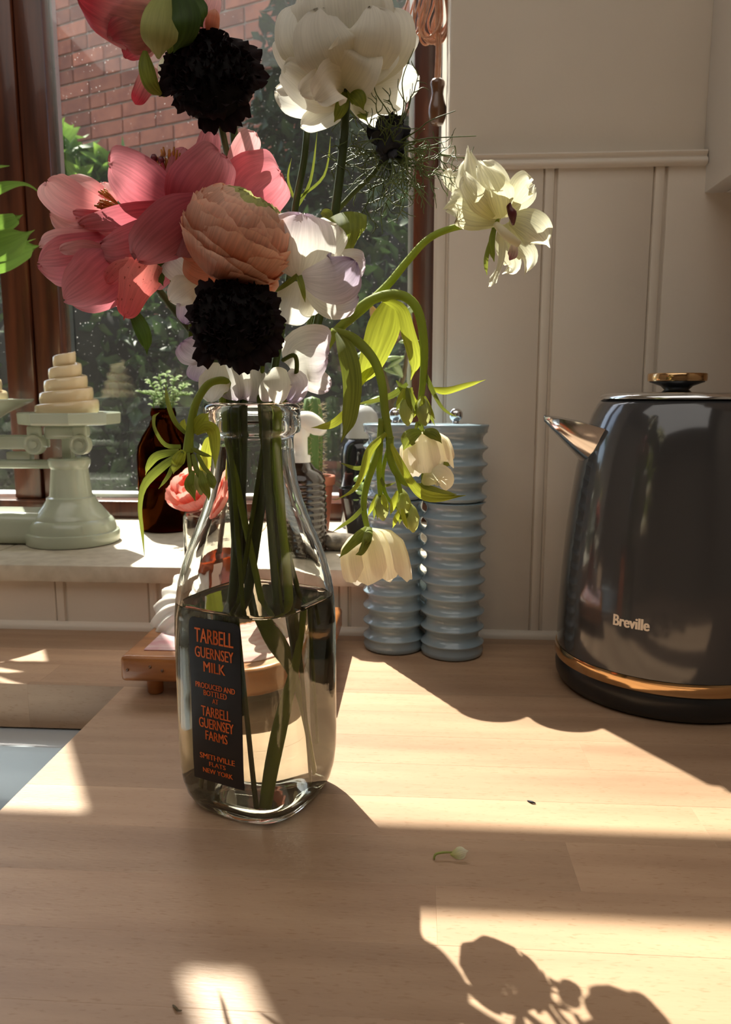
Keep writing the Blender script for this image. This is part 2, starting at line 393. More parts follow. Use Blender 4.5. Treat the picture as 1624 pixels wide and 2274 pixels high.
# ---- sink under the cut-out
sk = thing('sink', 'white ceramic sink beside the worktop edge', 'sink', (-.55, .36, -.3))
V, Fc = join(box(-.86, -.215, .585, .645, -.30, -.042, .006), box(-.86, -.215, .10, .16, -.30, -.042, .006), box(-.86, -.80, .155, .59, -.30, -.0425, .006), box(-.275, -.215, .155, .59, -.30, -.0425, .006))
obj('rim_walls', V, Fc, PORC, sk, angle=40)
V, Fc = box(-.81, -.27, .15, .59, -.30, -.10, .02, 3); obj('basin_floor', V, Fc, PORC, sk, angle=40)
V, Fc = lathe([(0, -.0985), (.03, -.0985), (.034, -.1)], (-.55, .37, 0), 24); obj('drain', V, Fc, SPACER, sk)
# ---- boarded wall
wall = struct_empty('wall_back', (0, WY, 0))
def plank(x0, wd, z0, z1):
    pr = [(0, .003), (.0012, .0004), (.002, 0), (wd - .0138, 0), (wd - .0128, .0005), (wd - .0118, .003), (wd - .0108, .0005)]
    pr += [(wd - .0067 - .0041 * math.cos(a), -.0008 * math.sin(a)) for a in (0.3, .8, 1.57, 2.3, 2.85)]
    pr += [(wd - .0026, .0005), (wd - .0016, .003), (wd, .003)]
    V = [Vector((x0 + x, WY + d, z)) for z in (z0, z1) for x, d in pr] + [Vector((x0 + x, WY + .02, z)) for z in (z0, z1) for x in (0, wd)]
    n = len(pr); Fc = [[i, i + 1, n + i + 1, n + i] for i in range(n - 1)]
    Fc += [[n - 1, 2 * n + 1, 2 * n + 3, 2 * n - 1], [0, n, 2 * n + 2, 2 * n], list(range(n))[::-1] + [2 * n, 2 * n + 1], [n + i for i in range(n)] + [2 * n + 3, 2 * n + 2]]
    obj('plank', V, Fc, PAINT, wall, smooth=True, angle=35)
BW = .1020
RX = .0235                                   # corner of the window reveal
RAILZ = .4612
x = .1305 - BW
plank(RX, x - RX + .0001, 0, RAILZ)
for i in range(11): plank(x + i * BW, BW, 0, RAILZ)
x = -.3735 - 7 * BW
for i in range(11):
    if x + i * BW < RX: plank(x + i * BW, min(BW, RX - x - i * BW), 0, SILL - .012)
V, Fc = box(-1.3, RX, WY + .02, GY + .12, -.9, SILL - .02); structure('wall_below_window', V, Fc, PLASTER, smooth=False)
# right part of the wall with the reveal
V, Fc = join(box(RX + .0005, 1.3, WY + .0155, GY + .12, -.9, RAILZ), box(RX + .004, 1.3, WY + .010, GY + .12, RAILZ, 1.8, .003)); structure('wall_right_of_window', V, Fc, PLASTER, smooth=False)
V, Fc = box(-1.32, RX + .004, WY, GY + .12, 1.62, 1.8); structure('wall_above_window', V, Fc, PLASTER, smooth=False)
V, Fc = box(-2.2, -1.3, WY, GY + .12, -.9, 1.8); structure('wall_left_of_window', V, Fc, PLASTER, smooth=False)
# dado rail
pr = [(0, .0), (-.0045, .0004), (-.0062, .0015), (-.0068, .003), (-.0066, .0048), (-.0052, .0062), (-.0035, .0072), (-.0035, .0090), (-.0048, .0102), (-.0054, .0118), (-.0046, .0132), (0, .0142)]
V = [Vector((x, WY + d, RAILZ - .0005 + z)) for x in (RX - .001, .2668) for d, z in pr]; n = len(pr)
V += [Vector((x, WY + .0155, RAILZ - .0005 + z)) for x in (RX - .001, .2668) for z in (0, .0142)]
Fc = [[i, n + i, n + i + 1, i + 1] for i in range(n - 1)] + [list(range(n)) + [2 * n + 1, 2 * n], [n + i for i in range(n)][::-1] + [2 * n + 2, 2 * n + 3], [n - 1, 2 * n - 1, 2 * n + 3, 2 * n + 1]]
o = structure('trim_1', V, Fc, PAINT, angle=50)
# quarter bead where the wall meets the worktop
pr = [(0, .008), (-.003, .007), (-.006, .003), (-.006, 0)]
V = [Vector((x, WY + d, z)) for x in (-1.2, 1.2) for d, z in pr] + [Vector((x, WY + .002, 0)) for x in (-1.2, 1.2)]
Fc = [[i, i + 1, 4 + i + 1, 4 + i] for i in range(3)] + [[3, 8, 9, 7], [0, 4, 9, 8]]
structure('baseboard_back', V, Fc, PAINT, angle=50)
# room behind the camera
V, Fc = box(-2.3, -2.2, -3.0, WY, -.9, 1.8); structure('wall_left', V, Fc, ROOMP, smooth=False)
V, Fc = box(1.3, 1.4, -3.0, GY + .12, -.9, 1.8); structure('wall_right', V, Fc, ROOMP, smooth=False)
V, Fc = box(-2.3, 1.4, -3.1, -3.0, -.9, 1.8); structure('wall_rear', V, Fc, ROOMP, smooth=False)
V, Fc = box(-2.3, 1.4, -3.1, GY + .12, 1.8, 1.85); structure('ceiling', V, Fc, ROOMP, smooth=False)
V, Fc = box(-2.3, 1.4, -3.1, GY + .12, -.95, -.9); structure('floor', V, Fc, FLOORM, smooth=False)
# base unit under the worktop
bu = thing('base_cabinet', 'cream base cabinet under the worktop', 'cabinet', (.4, .3, -.9))
V, Fc = join(box(-.20, 1.28, -.06, WY - .002, -.88, -.041)); obj('body', V, Fc, WHITEP, bu, smooth=False)
for i in range(3):
    V, Fc = box(-.19 + i * .49, .29 + i * .49, -.08, -.062, -.78, -.06, .003); d = obj('door', V, Fc, WHITEP, bu, angle=40)
    V, Fc = lathe([(0, -.03), (.014, -.028), (.015, -.02), (.006, -.014), (.006, 0)], (.25 + i * .49, -.08, -.2), 16, (0, 1, 0)); obj('knob', V, Fc, SPACER, d)
# ---- window sill of stone pieces
sill = struct_empty('window_sill', (-.6, .9, SILL))
jx = [-1.3, -1.02, -.745, -.478, -.2, .022]
for a, b in zip(jx, jx[1:]):
    V, Fc = box(a + .0006, b - .0006, WY - .012, GY - .012, SILL - .018, SILL, .0015); obj('sill_tile', V, Fc, SILLT, sill, angle=40)
# ---- window
win = struct_empty('window_1', (-.6, GY, SILL))
def wpart(name, x0, x1, y0, y1, z0, z1, m=VARN, bev=.003): 
    V, Fc = box(x0, x1, y0, y1, z0, z1, bev); return obj(name, V, Fc, m, win, angle=40)
wpart('bottom_rail', -1.3, RX + .001, GY - .03, GY + .04, SILL - .01, .0975)
wpart('jamb', -.0075, RX + .0025, GY - .025, GY + .04, .0975, 1.615)
wpart('mullion', -.590, -.549, GY - .018, GY + .02, .0975, 1.078)
wpart('mullion', -.538, -.508, GY - .018, GY + .02, 1.2155, 1.58)
wpart('casement_stile', -.5475, -.508, GY - .014, GY + .02, .0975, 1.078)
wpart('transom', -1.3, -.0075, GY - .02, GY + .02, 1.078, 1.143)
wpart('added_shade_rail', -1.3, -.508, GY - .018, GY + .02, 1.143, 1.215)  # unseen bar added to shorten the sunlit patch at lower left
wpart('head_rail', -1.3, RX + .001, GY - .025, GY + .04, 1.58, 1.62)
wpart('glass_pane', -.508, -.0075, GY, GY + .004, .0975, 1.078, PANE, 0)
wpart('glass_pane', -.508, -.0075, GY, GY + .004, 1.143, 1.58, PANE, 0)
wpart('glass_pane', -1.3, -.590, GY, GY + .004, .0975, 1.078, PANE, 0)
wpart('glass_pane', -1.3, -.538, GY, GY + .004, 1.2155, 1.58, PANE, 0)
wpart('glazing_spacer', -.508, -.5025, GY + .006, GY + .018, .0975, 1.078, SPACER, 0)
wpart('glazing_spacer', -.0145, -.0075, GY + .006, GY + .018, .0975, 1.078, SPACER, 0)
wpart('glazing_spacer', -.508, -.0075, GY + .006, GY + .018, .0975, .103, SPACER, 0)
V, Fc = box(-1.5, .2, GY + .041, GY + .155, .055, .0885, .004); o = obj('outer_ledge', V, Fc, UPVC, win, angle=40)

BLIND = mat('cream_blind_fabric', sr(214, 204, 186), .8)
rbd = thing('added_shade_blind', 'unseen cream blind added to keep sun off the lower left worktop', 'blind', (-.95, 1.05, 1.55))  # out of view, added to block sun through the left panes
V, Fc = box(-1.29, -.545, 1.049, 1.051, 1.06, 1.55); obj('fabric', V, Fc, BLIND, rbd, smooth=False)
V, Fc = lathe([(0, 0), (.016, 0), (.016, .735), (0, .735)], (-1.293, 1.05, 1.56), 20, (1, 0, 0)); obj('roller', V, Fc, BLIND, rbd, angle=50)

# ================================================================== outside
GRASS = mat('garden_earth', sr(30, 32, 24), .9, c2=sr(44, 42, 32), nscale=5)
V, Fc = box(-9, 6, GY + .125, 9, -1.0, -.95); structure('garden_ground', V, Fc, GRASS, smooth=False)
BRICKM = mat('red_brick', sr(200, 118, 84), .85, c2=sr(172, 98, 72), nscale=14, bump=.4, bscale=40, rnd=.38, detail=5)
MORT = mat('grey_mortar', sr(186, 164, 146), .9, c2=sr(150, 132, 118), nscale=8, bump=.3, bscale=80)
BO = CAM + ray(110, 200) / ray(110, 200).dot(FWD) * 4.25
BD = Vector((1.031, -.437, 0)).normalized(); BN = Vector((-BD.y, BD.x, 0)) * -1      # wall direction, face normal towards the house
if BN.y > 0: BN = -BN
bw = struct_empty('wall_garden', (BO.x, BO.y, -.95))
def slab(p, l, h, d):                        # a box on the brick wall: p lower left front corner
    A = [p, p + BD * l, p + BD * l + Vector((0, 0, h)), p + Vector((0, 0, h))]
    return [q for q in A] + [q - BN * d for q in A], [[0, 1, 2, 3], [5, 4, 7, 6], [4, 0, 3, 7], [1, 5, 6, 2], [3, 2, 6, 7], [4, 5, 1, 0]]
base = Vector((BO.x, BO.y, 0))
V, Fc = slab(base - BD * 3 - BN * .008 + Vector((0, 0, -.95)), 7.6, 4.6, .2); o = obj('mortar_face', V, Fc, MORT, bw, smooth=False)
CH, BL = .0765, .2265
bmesh_proto = None; cnt = 0; rest = []
rb = random.Random(3)
def sees(p):
    v = p - CAM; dz = v.dot(FWD); X = 812 + FPX * v.dot(RGT) / dz; Yp = 1137 - FPX * v.dot(UPV) / dz
    return X, Yp
for c in range(0, 46):
    z = BO.z - 1.75 + c * CH; x = -.6 - (BL / 2 if c % 2 else 0)
    while x < 2.7:
        p = base + BD * x + Vector((0, 0, z)); X, Yp = sees(p + BD * .1)
        half = (rb.random() < .12)
        L = BL / 2 if half else BL
        if 60 < X < 960 and -60 < Yp < 470:
            vis = not (470 < X < 900 and Yp > 320)
            V, Fc = slab(p + BN * (rb.random() * .004), L - .011, CH - .012, .06)
            if cnt < 290 and vis:
                obj('brick', V, Fc, BRICKM, bw, smooth=False); cnt += 1
            else: rest.append((V, Fc))
        elif -.6 < x < 2.7: rest.append(slab(p, L - .011, CH - .012, .06))
        x += L
V, Fc = join(*rest); o = obj('distant_brickwork', V, Fc, BRICKM, bw, smooth=False); o['kind'] = 'stuff'
# shrubs
LEAFD = petal_mat('dark_hedge_leaf', sr(38, 52, 30), sr(60, 84, 44), .25, .3, rnd=.2)
LEAFG = petal_mat('garden_leaf', sr(78, 112, 44), sr(120, 150, 66), .45, .3, rnd=.25)
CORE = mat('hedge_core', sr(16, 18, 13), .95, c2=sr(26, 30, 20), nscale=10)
BARK = mat('garden_bark', sr(70, 54, 42), .85, c2=sr(46, 36, 28), nscale=25)
def foliage(c, rad, n, size, seed, up=.3):
    rn = random.Random(seed); V, Fc, U = [], [], []
    for i in range(n):
        d = Vector((rn.gauss(0, 1), rn.gauss(0, 1), rn.gauss(0, 1))).normalized() * (.62 + .42 * rn.random())
        p = Vector(c) + Vector((d.x * rad[0], d.y * rad[1], d.z * rad[2]))
        t = Vector((rn.gauss(0, 1), rn.gauss(0, 1), rn.gauss(up, .8))).normalized(); s = t.cross(Vector((rn.gauss(0, 1), rn.gauss(0, 1), rn.gauss(0, 1)))).normalized()
        l = size * (.6 + .8 * rn.random()); wd = l * .26; nn = t.cross(s) * (l * .12); b = len(V)
        V += [p, p + t * l * .5 + s * wd + nn, p + t * l, p + t * l * .5 - s * wd + nn, p + t * l * .5]; U += [(.5, 0), (1, .5), (.5, 1), (0, .5), (.5, .5)]
        Fc += [[b, b + 1, b + 4], [b + 1, b + 2, b + 4], [b + 2, b + 3, b + 4], [b + 3, b, b + 4]]
    return V, Fc, U
def blob(c, rad, seed, k=.18):
    rn = random.Random(seed); bm = bmesh.new(); bmesh.ops.create_icosphere(bm, subdivisions=3, radius=1)
    ph = [rn.random() * 6 for _ in range(6)]
    for v in bm.verts:
        q = v.co.copy(); f = 1 + k * (math.sin(q.x * 4 + ph[0]) * math.sin(q.y * 5 + ph[1]) + .6 * math.sin(q.z * 6 + ph[2]))
        v.co = Vector(c) + Vector((q.x * rad[0], q.y * rad[1], q.z * rad[2])) * f
    bm.verts.index_update(); V = [v.co.copy() for v in bm.verts]; Fc = [[v.index for v in f.verts] for f in bm.faces]; bm.free(); return V, Fc
def shrub(name, label, c, rad, n, size, seed, m, grp='shrubs outside the window', core=.8):
    s = thing(name, label, 'shrub', (c[0], c[1], -.95), grp)
    V, Fc, U = foliage(c, rad, n, size, seed); o = obj('foliage', V, Fc, m, s, uvs=U); o['kind'] = 'stuff'
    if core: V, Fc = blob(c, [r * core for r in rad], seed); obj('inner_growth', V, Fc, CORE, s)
    V, Fc = tube([(c[0], c[1], -.95), (c[0] + .03, c[1], c[2])], [.03, .015], 6); obj('stem', V, Fc, BARK, s)
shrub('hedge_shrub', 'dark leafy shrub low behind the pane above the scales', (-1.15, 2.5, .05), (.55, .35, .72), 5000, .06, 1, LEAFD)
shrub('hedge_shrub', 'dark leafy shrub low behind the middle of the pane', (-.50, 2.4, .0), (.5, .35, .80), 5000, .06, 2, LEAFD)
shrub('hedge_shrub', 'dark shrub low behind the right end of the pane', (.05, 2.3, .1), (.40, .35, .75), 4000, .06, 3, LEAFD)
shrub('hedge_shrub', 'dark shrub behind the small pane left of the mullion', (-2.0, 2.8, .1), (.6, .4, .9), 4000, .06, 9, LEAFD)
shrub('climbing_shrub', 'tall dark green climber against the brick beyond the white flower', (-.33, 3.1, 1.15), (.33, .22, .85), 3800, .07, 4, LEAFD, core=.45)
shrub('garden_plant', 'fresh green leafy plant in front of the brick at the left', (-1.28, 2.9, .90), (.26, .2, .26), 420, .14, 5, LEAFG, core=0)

# ================================================================== cabinet, cord pull, kettle, mills
cb = thing('wall_cabinet', 'white wall cabinet at the top right corner', 'cabinet', (.45, .62, .44))
V, Fc = box(.2675, .287, .47, WY + .0095, .4365, 1.45, .0015); obj('side_panel', V, Fc, WHITEP, cb, angle=40)
V, Fc = box(.2872, 1.28, .472, WY + .0095, .4365, 1.45); obj('carcass', V, Fc, WHITEP, cb, smooth=False)
for i in range(2):
    V, Fc = box(.27 + i * .5, .767 + i * .5, .448, .4695, .4375, 1.45, .002); d = obj('door', V, Fc, WHITEP, cb, angle=40)
    V, Fc = lathe([(0, -.026), (.012, -.024), (.013, -.018), (.005, -.012), (.005, 0)], (.72 + i * .1, .448, .52), 16, (0, 1, 0)); obj('knob', V, Fc, SPACER, d)

COPPER = mat('copper_coloured_cord', sr(206, 152, 116), .25, c2=sr(182, 122, 88), nscale=120, spec=.8, coat=.5)
ACORN = mat('dark_wood_acorn', sr(112, 74, 46), .25, c2=sr(88, 56, 34), nscale=30, stretch=(1, 1, .2), coat=.4)
cp = thing('blind_cord', 'copper coloured blind cord looped in a bundle with a wooden acorn', 'cord', at(972, 278, .87))
YC = .87
rc = random.Random(2); loops = []
hook = at(962, -90, YC)
for i in range(15):
    a = rc.random(); xl = 905 + 60 * a; xr = xl + 22 + 45 * rc.random(); yb = 62 + 52 * rc.random(); dy = (rc.random() - .5) * .014
    xr = min(xr, 992)
    if i < 2: xl, xr, yb, dy = (892, 920, 112, -.006) if i == 0 else (930, 975, 85, -.012)
    P = [hook + Vector((0, dy, 0)), at(xl + 14, 0, YC + dy), at(xl, yb - 30, YC + dy), at((xl + xr) / 2 - 6, yb, YC + dy), at(xr, yb - 28, YC + dy), at(xr + 2 if xr < 990 else 990, 0, YC + dy), hook + Vector((.002, dy, 0))]
    loops.append(tube(P, .00115, 30, 7))
V, Fc = join(*loops); obj('cord_bundle', V, Fc, COPPER, cp)
V, Fc = join(*[tube([at(968 + d, -80, YC - .008), at(974 + d, 90, YC - .008), at(970 + d, 198, YC - .008)], .00115, 10, 7) for d in (-4, 0, 5)]); obj('pull_cord', V, Fc, COPPER, cp)
pa = at(971, 278, YC - .008)
V, Fc = lathe([(0, 0), (.004, 0), (.0065, .001), (.0086, .006), (.0096, .012), (.0093, .018), (.0075, .0245), (.0062, .030), (.0066, .035), (.0078, .039), (.0078, .042), (.006, .0445), (.002, .0445), (0, .043)], pa, 28); obj('acorn_pull', V, Fc, ACORN, cp)

KGREY = mat('grey_kettle_enamel', sr(72, 73, 76), .12, metal=.25, spec=.6, coat=.6)
CHROME = mat('chrome', (.74, .76, .79), .12, 1)
GOLDB = mat('pale_gold_trim', sr(226, 188, 140), .12, 1)
BLACKP = mat('black_plastic', (.012, .012, .013), .32)
SILVT = mat('warm_white_print', sr(232, 218, 200), .4)
KX, KY = .2185, .656
kt = thing('kettle', 'dark grey kettle with gold band on the right of the worktop', 'kettle', (KX, KY, 0))
V, Fc = lathe([(0, .0005), (.086, .0005), (.0895, .003), (.0925, .009), (.093, .016), (.092, .021), (.0905, .0235), (0, .0235)], (KX, KY, 0), 64); obj('base', V, Fc, BLACKP, kt, angle=50)
V, Fc = lathe([(.088, .0236), (.0932, .0236), (.0937, .0250), (.0937, .0325), (.0932, .034), (.088, .034)], (KX, KY, 0), 64); obj('gold_band', V, Fc, GOLDB, kt, angle=50)
KP = [(.0925, .0342), (.0925, .05), (.0918, .075), (.0905, .10), (.0885, .13), (.0855, .16), (.0815, .19), (.0765, .215), (.0705, .233), (.0665, .2415), (.0645, .2445), (.060, .2465)]
V, Fc = lathe(KP, (KX, KY, 0), 72); obj('body', V, Fc, KGREY, kt)
V, Fc = lathe([(.0655, .2462), (.0655, .2475), (.0635, .2500), (.058, .2512), (.02, .2516), (0, .2516)], (KX, KY, 0), 64); lid = obj('lid', V, Fc, CHROME, kt, angle=50)
V, Fc = lathe([(.012, .2515), (.0095, .2535), (.0125, .2565), (.0215, .2598), (.0215, .2602)], (KX - .0045, KY, 0), 40); nb = obj('knob', V, Fc, BLACKP, lid)
V, Fc = lathe([(.0215, .2602), (.0228, .2605), (.0232, .2620), (.0232, .2660), (.0226, .2668), (0, .2669)], (KX - .0045, KY, 0), 48); obj('knob_cap', V, Fc, GOLDB, lid, angle=60)
# spout: a chrome beak on the left
def spout():
    V, Fc = [], []; n = 10
    secs = [(0, .030, .222, .040), (.35, .024, .2265, .030), (.75, .012, .230, .014), (1, .003, .2315, .004)]
    for s, hw, zt, dp in secs:
        xx = KX - .0665 - .0465 * s
        for k in range(n + 1):
            a = math.pi * k / n; V.append(Vector((xx + (1 - math.sin(a)) * .0 , KY - .008 * s + math.cos(a) * hw, zt - math.sin(a) * dp)))
        V.append(Vector((xx, KY - .008 * s, zt + .0015)))
    m = n + 2
    for i in range(len(secs) - 1):
        for k in range(m): k2 = (k + 1) % m; Fc.append([i * m + k, i * m + k2, (i + 1) * m + k2, (i + 1) * m + k])
    Fc.append([(len(secs) - 1) * m + k for k in range(m)]); return V, Fc
V, Fc = spout(); obj('spout', V, Fc, CHROME, kt, angle=60)
V, Fc = tube([(KX + .07, KY, .235), (KX + .105, KY, .238), (KX + .128, KY, .215), (KX + .133, KY, .15), (KX + .126, KY, .09), (KX + .09, KY, .07)], .011, 26, 12); obj('handle', V, Fc, BLACKP, kt)
P, Fc = text_mesh('Breville', .012); P, Fc = embolden(P, Fc, .012)
pc = at(1389, 1391, KY - .085); za, wa, ha = pc.z, .0285, .0088
a0 = math.atan2(pc.y - KY, pc.x - KX)
def kr(z):
    for (r0, z0), (r1, z1) in zip(KP, KP[1:]):
        if z0 <= z <= z1: return r0 + (r1 - r0) * (z - z0) / (z1 - z0)
    return KP[0][0]
V = []
for u, v in P:
    z = za + (v - .5) * ha; r = kr(z) + .0004; a = a0 + (u - .5) * wa / r
    V.append(Vector((KX + math.cos(a) * r, KY + math.sin(a) * r, z)))
obj('logo', V, Fc, SILVT, kt, smooth=False)

BLUEG = mat('pale_blue_glaze', sr(150, 171, 184), .16, c2=sr(140, 161, 175), nscale=6, coat=.5)
def mill(name, label, c):
    t = thing(name, label, 'mill', c, 'ribbed grinder mills by the wall')
    def ribs(z0, z1, n):
        pr = []; p = (z1 - z0) / n
        for i in range(n):
            zb = z0 + i * p
            for f, r in ((.0, .0306), (.05, .0309), (.10, .0304), (.22, .0278), (.38, .0260), (.55, .0256), (.72, .0264), (.88, .0286), (.95, .0300)): pr.append((r, zb + f * p))
        return pr
    X = Vector(c)
    V, Fc = lathe([(0, .0005), (.028, .0005), (.0300, .002), (.0305, .006), (.029, .011)] + ribs(.0125, .150, 9) + [(.0285, .150), (0, .150)], X, 48); obj('body', V, Fc, BLUEG, t, angle=70)
    V, Fc = lathe([(0, .1512), (.0285, .1512), (.0295, .1525)] + ribs(.1535, .2155, 4) + [(.0300, .2165), (.0308, .2195), (.0312, .2213), (.0305, .2222), (.006, .2230), (0, .2230)], X, 48); tp = obj('grinder_top', V, Fc, BLUEG, t, angle=70)
    V, Fc = lathe([(.003, .2228), (.0035, .225)] + [(.0065 * math.sin(a), .2308 - .0065 * math.cos(a)) for a in [math.pi * k / 14 for k in range(2, 15)]], X, 28); obj('ball_knob', V, Fc, CHROME, tp)
mill('pepper_mill', 'blue ribbed mill on the left, partly behind the hanging white buds', (-.0205, .7385, 0))
mill('pepper_mill', 'blue ribbed mill on the right, nearer the kettle', (.0365, .7245, 0))

# ================================================================== low wooden board with tile, shell, bud vase
STOOL = mat('worn_brown_wood', sr(182, 118, 62), .35, c2=sr(144, 88, 44), nscale=30, stretch=(.5, 2, 2), bump=.15, bscale=80, coat=.2)
TILE = mat('pink_marbled_tile', sr(214, 160, 165), .25, c2=sr(238, 214, 214), nscale=28, stretch=(1, 3, 1), detail=6)
st = thing('tile_stand', 'low brown wooden stand with a pink tile behind the milk bottle', 'stand', (-.16, .66, 0))
V, Fc = box(-.2405, -.073, .585, .745, .0165, .0385, .004, 3); obj('board', V, Fc, STOOL, st, angle=40)
V, Fc = box(-.2255, -.088, .600, .730, .0384, .0397, .0005, 1); obj('tile', V, Fc, TILE, st, smooth=False)
for x in (-.2185, -.095):
    for yy in (.605, .725):
        V, Fc = lathe([(0, .0003), (.0055, .0003), (.0068, .002), (.0066, .017), (0, .017)], (x, yy, 0), 16); obj('leg', V, Fc, STOOL, st, angle=50)
for x, z in ((-.234, .027), (-.215, .030), (-.205, .027)):
    V, Fc = lathe([(0, -.0006), (.0013, -.0005), (.0013, .001)], (x, .585, z), 10, (0, 1, 0)); obj('nail_hole', V, Fc, ACORN, st)

SHELLW = mat('white_shell', sr(236, 232, 224), .35, c2=sr(222, 216, 206), nscale=30, subs=.15)
def shell(name, label, c, size, ax, ref, ribs=11):
    t_c = Vector(c); ax = Vector(ax).normalized(); ref = (Vector(ref) - ax * Vector(ref).dot(ax)).normalized(); sd_ = ax.cross(ref)
    V, Fc = [], []; n, m = 14, ribs * 6
    for side, th in ((1, 0), (1, -.035)):
        for i in range(n + 1):
            s = i / n
            for j in range(m + 1):
                a = (j / m - .5) * 2.5; rp = math.cos((j / m) * ribs * 2 * math.pi)
                L = size * s * (1 - .10 * (a / 1.25) ** 2 + .03 * rp * s)
                h = size * (.42 * math.sin(math.pi * min(1, .15 + s * .80)) * math.cos(a * .9) + .024 * rp * s + th)
                V.append(t_c + ref * (L * math.cos(a)) + sd_ * (L * math.sin(a)) + ax * h)
    N1 = (n + 1) * (m + 1)
    for b0 in (0, N1):
        for i in range(n):
            for j in range(m):
                q = b0 + i * (m + 1) + j; f = [q, q + 1, q + m + 2, q + m + 1]; Fc.append(f if b0 == 0 else f[::-1])
    for j in range(m): q = n * (m + 1) + j; Fc.append([q, q + 1, N1 + q + 1, N1 + q])
    o = obj(name, V, Fc, SHELLW, None, loc=t_c); return tag(o, label, 'shell')
sc0 = at(420, 1362, .645)
shell('scallop_shell', 'large ridged white shell leaning on the pink tile', sc0 + Vector((.018, .02, -.004)), .062, (-.25, -.72, .62), (-1, -.1, .10), 9)

AMBERL = mat('peach_liquid', sr(224, 136, 84), .2)
CLEARG = glass_mat('clear_bud_vase_glass', (.97, .96, .94), 1.45)
PEACHW = glass_mat('peach_coloured_liquid', sr(236, 150, 96), 1.33, 0, .25, sr(240, 150, 100))
bc = Vector((-.1985, .712, .0398))
bv = thing('bud_vase', 'clear glass bottle of peach liquid with white lettering behind the milk bottle', 'bottle', bc)
bz = at(430, 1132, .712).z - bc.z
V, Fc = lathe([(0, .0002), (.0215, .0002), (.0235, .002), (.0235, bz - .006), (.0215, bz - .001), (.009, bz + .001), (.0075, bz + .004), (.0075, bz + .022), (.0062, bz + .022), (.0062, bz + .003), (.0075, bz - .002), (.020, bz - .0035), (.0218, bz - .008), (.0218, .006), (0, .0055)], bc, 40); obj('glass', V, Fc, CLEARG, bv)
V, Fc = lathe([(0, .0054), (.0216, .0058), (.0219, bz * .58), (0, bz * .58)], bc, 40); obj('liquid', V, Fc, PEACHW, bv, angle=50)
P, Fc = text_mesh('N', .0)
V = []
a0 = -math.pi / 2 - .05
for u, v in P:
    a = a0 + (u - .72) * .048 / .0238; V.append(bc + Vector((math.cos(a) * .0238, math.sin(a) * .0238, .018 + v * .037)))
obj('letter', V, Fc, SILVT, bv, smooth=False)

# ================================================================== things on the window sill
SAGE = mat('pale_sage_enamel', sr(186, 194, 174), .22, c2=sr(176, 184, 163), nscale=10, coat=.4, bump=.05, bscale=60)
CREAMG = mat('cream_glaze', sr(236, 216, 176), .18, c2=sr(226, 204, 160), nscale=14, coat=.5)
sx, sy = at(158, 1100, .892).x, .892
bs = thing('kitchen_scales', 'pale sage green kitchen balance scales at the left of the sill', 'scales', (sx, sy, SILL))
def zpx(py, Y=sy, px=158): return at(px, py, Y).z
zf = SILL
V, Fc = lathe([(0, .0), (.0535, .0), (.0545, .002), (.0548, zpx(1183) - zf), (.0540, zpx(1179) - zf), (.0512, zpx(1177) - zf), (.0508, zpx(1172) - zf), (.0490, zpx(1160) - zf), (.0462, zpx(1152) - zf), (.0438, zpx(1150) - zf), (.0432, zpx(1146) - zf), (.0395, zpx(1138) - zf), (.0325, zpx(1122) - zf), (.0285, zpx(1110) - zf), (.0282, zpx(1105) - zf), (.0250, zpx(1102) - zf), (.0243, zpx(1096) - zf), (.0215, zpx(1042) - zf), (.0225, zpx(1040) - zf), (.0245, zpx(1032) - zf), (.0245, zpx(1022) - zf), (.022, zpx(1018) - zf), (0, zpx(1017) - zf)], (sx, sy, zf + .001), 48); obj('pedestal', V, Fc, SAGE, bs, angle=38)
V, Fc = box(sx - .30, sx - .02, sy - .032, sy + .032, zf + .0008, zpx(1132), .012, 4); obj('base_bar', V, Fc, SAGE, bs, angle=40)
V, Fc = box(sx - .006, sx + .006, sy - .006, sy + .006, zpx(1020), zpx(955), .002); obj('pillar', V, Fc, SAGE, bs, angle=40)
V, Fc = box(sx - .022, sx + .022, sy - .018, sy + .018, zpx(974), zpx(944), .005, 3); obj('cradle', V, Fc, SAGE, bs, angle=40)
for xx in (sx - .031, sx + .024):
    V, Fc = join(box(xx - .009, xx + .008, sy - .022, sy - .014, zpx(975), zpx(944), .003), lathe([(0, -.006), (.0042, -.006), (.0046, -.004), (.0075, -.004), (.0095, -.0065), (.0115, -.0065), (.0120, -.004), (.0120, .004), (0, .004)], (xx, sy - .018, zpx(985)), 28, (0, 1, 0)))
    obj('bearing', V, Fc, SAGE, bs, angle=50)
za, zb = zpx(1000), zpx(962)
V, Fc = join(box(sx - .31, sx - .03, sy - .018, sy - .012, za + .002, zb - .003, .002), box(sx - .31, sx - .03, sy + .012, sy + .018, za + .002, zb - .003, .002)); obj('beam', V, Fc, SAGE, bs, angle=40)
V, Fc = box(sx - .30, sx + .004, sy - .010, sy + .010, zpx(1040), zpx(1021), .004, 3); obj('lower_arm', V, Fc, SAGE, bs, angle=40)
V, Fc = box(sx - .075, sx - .045, sy - .006, sy + .006, zpx(1022), zpx(1003), .002); obj('link', V, Fc, SAGE, bs, angle=40)
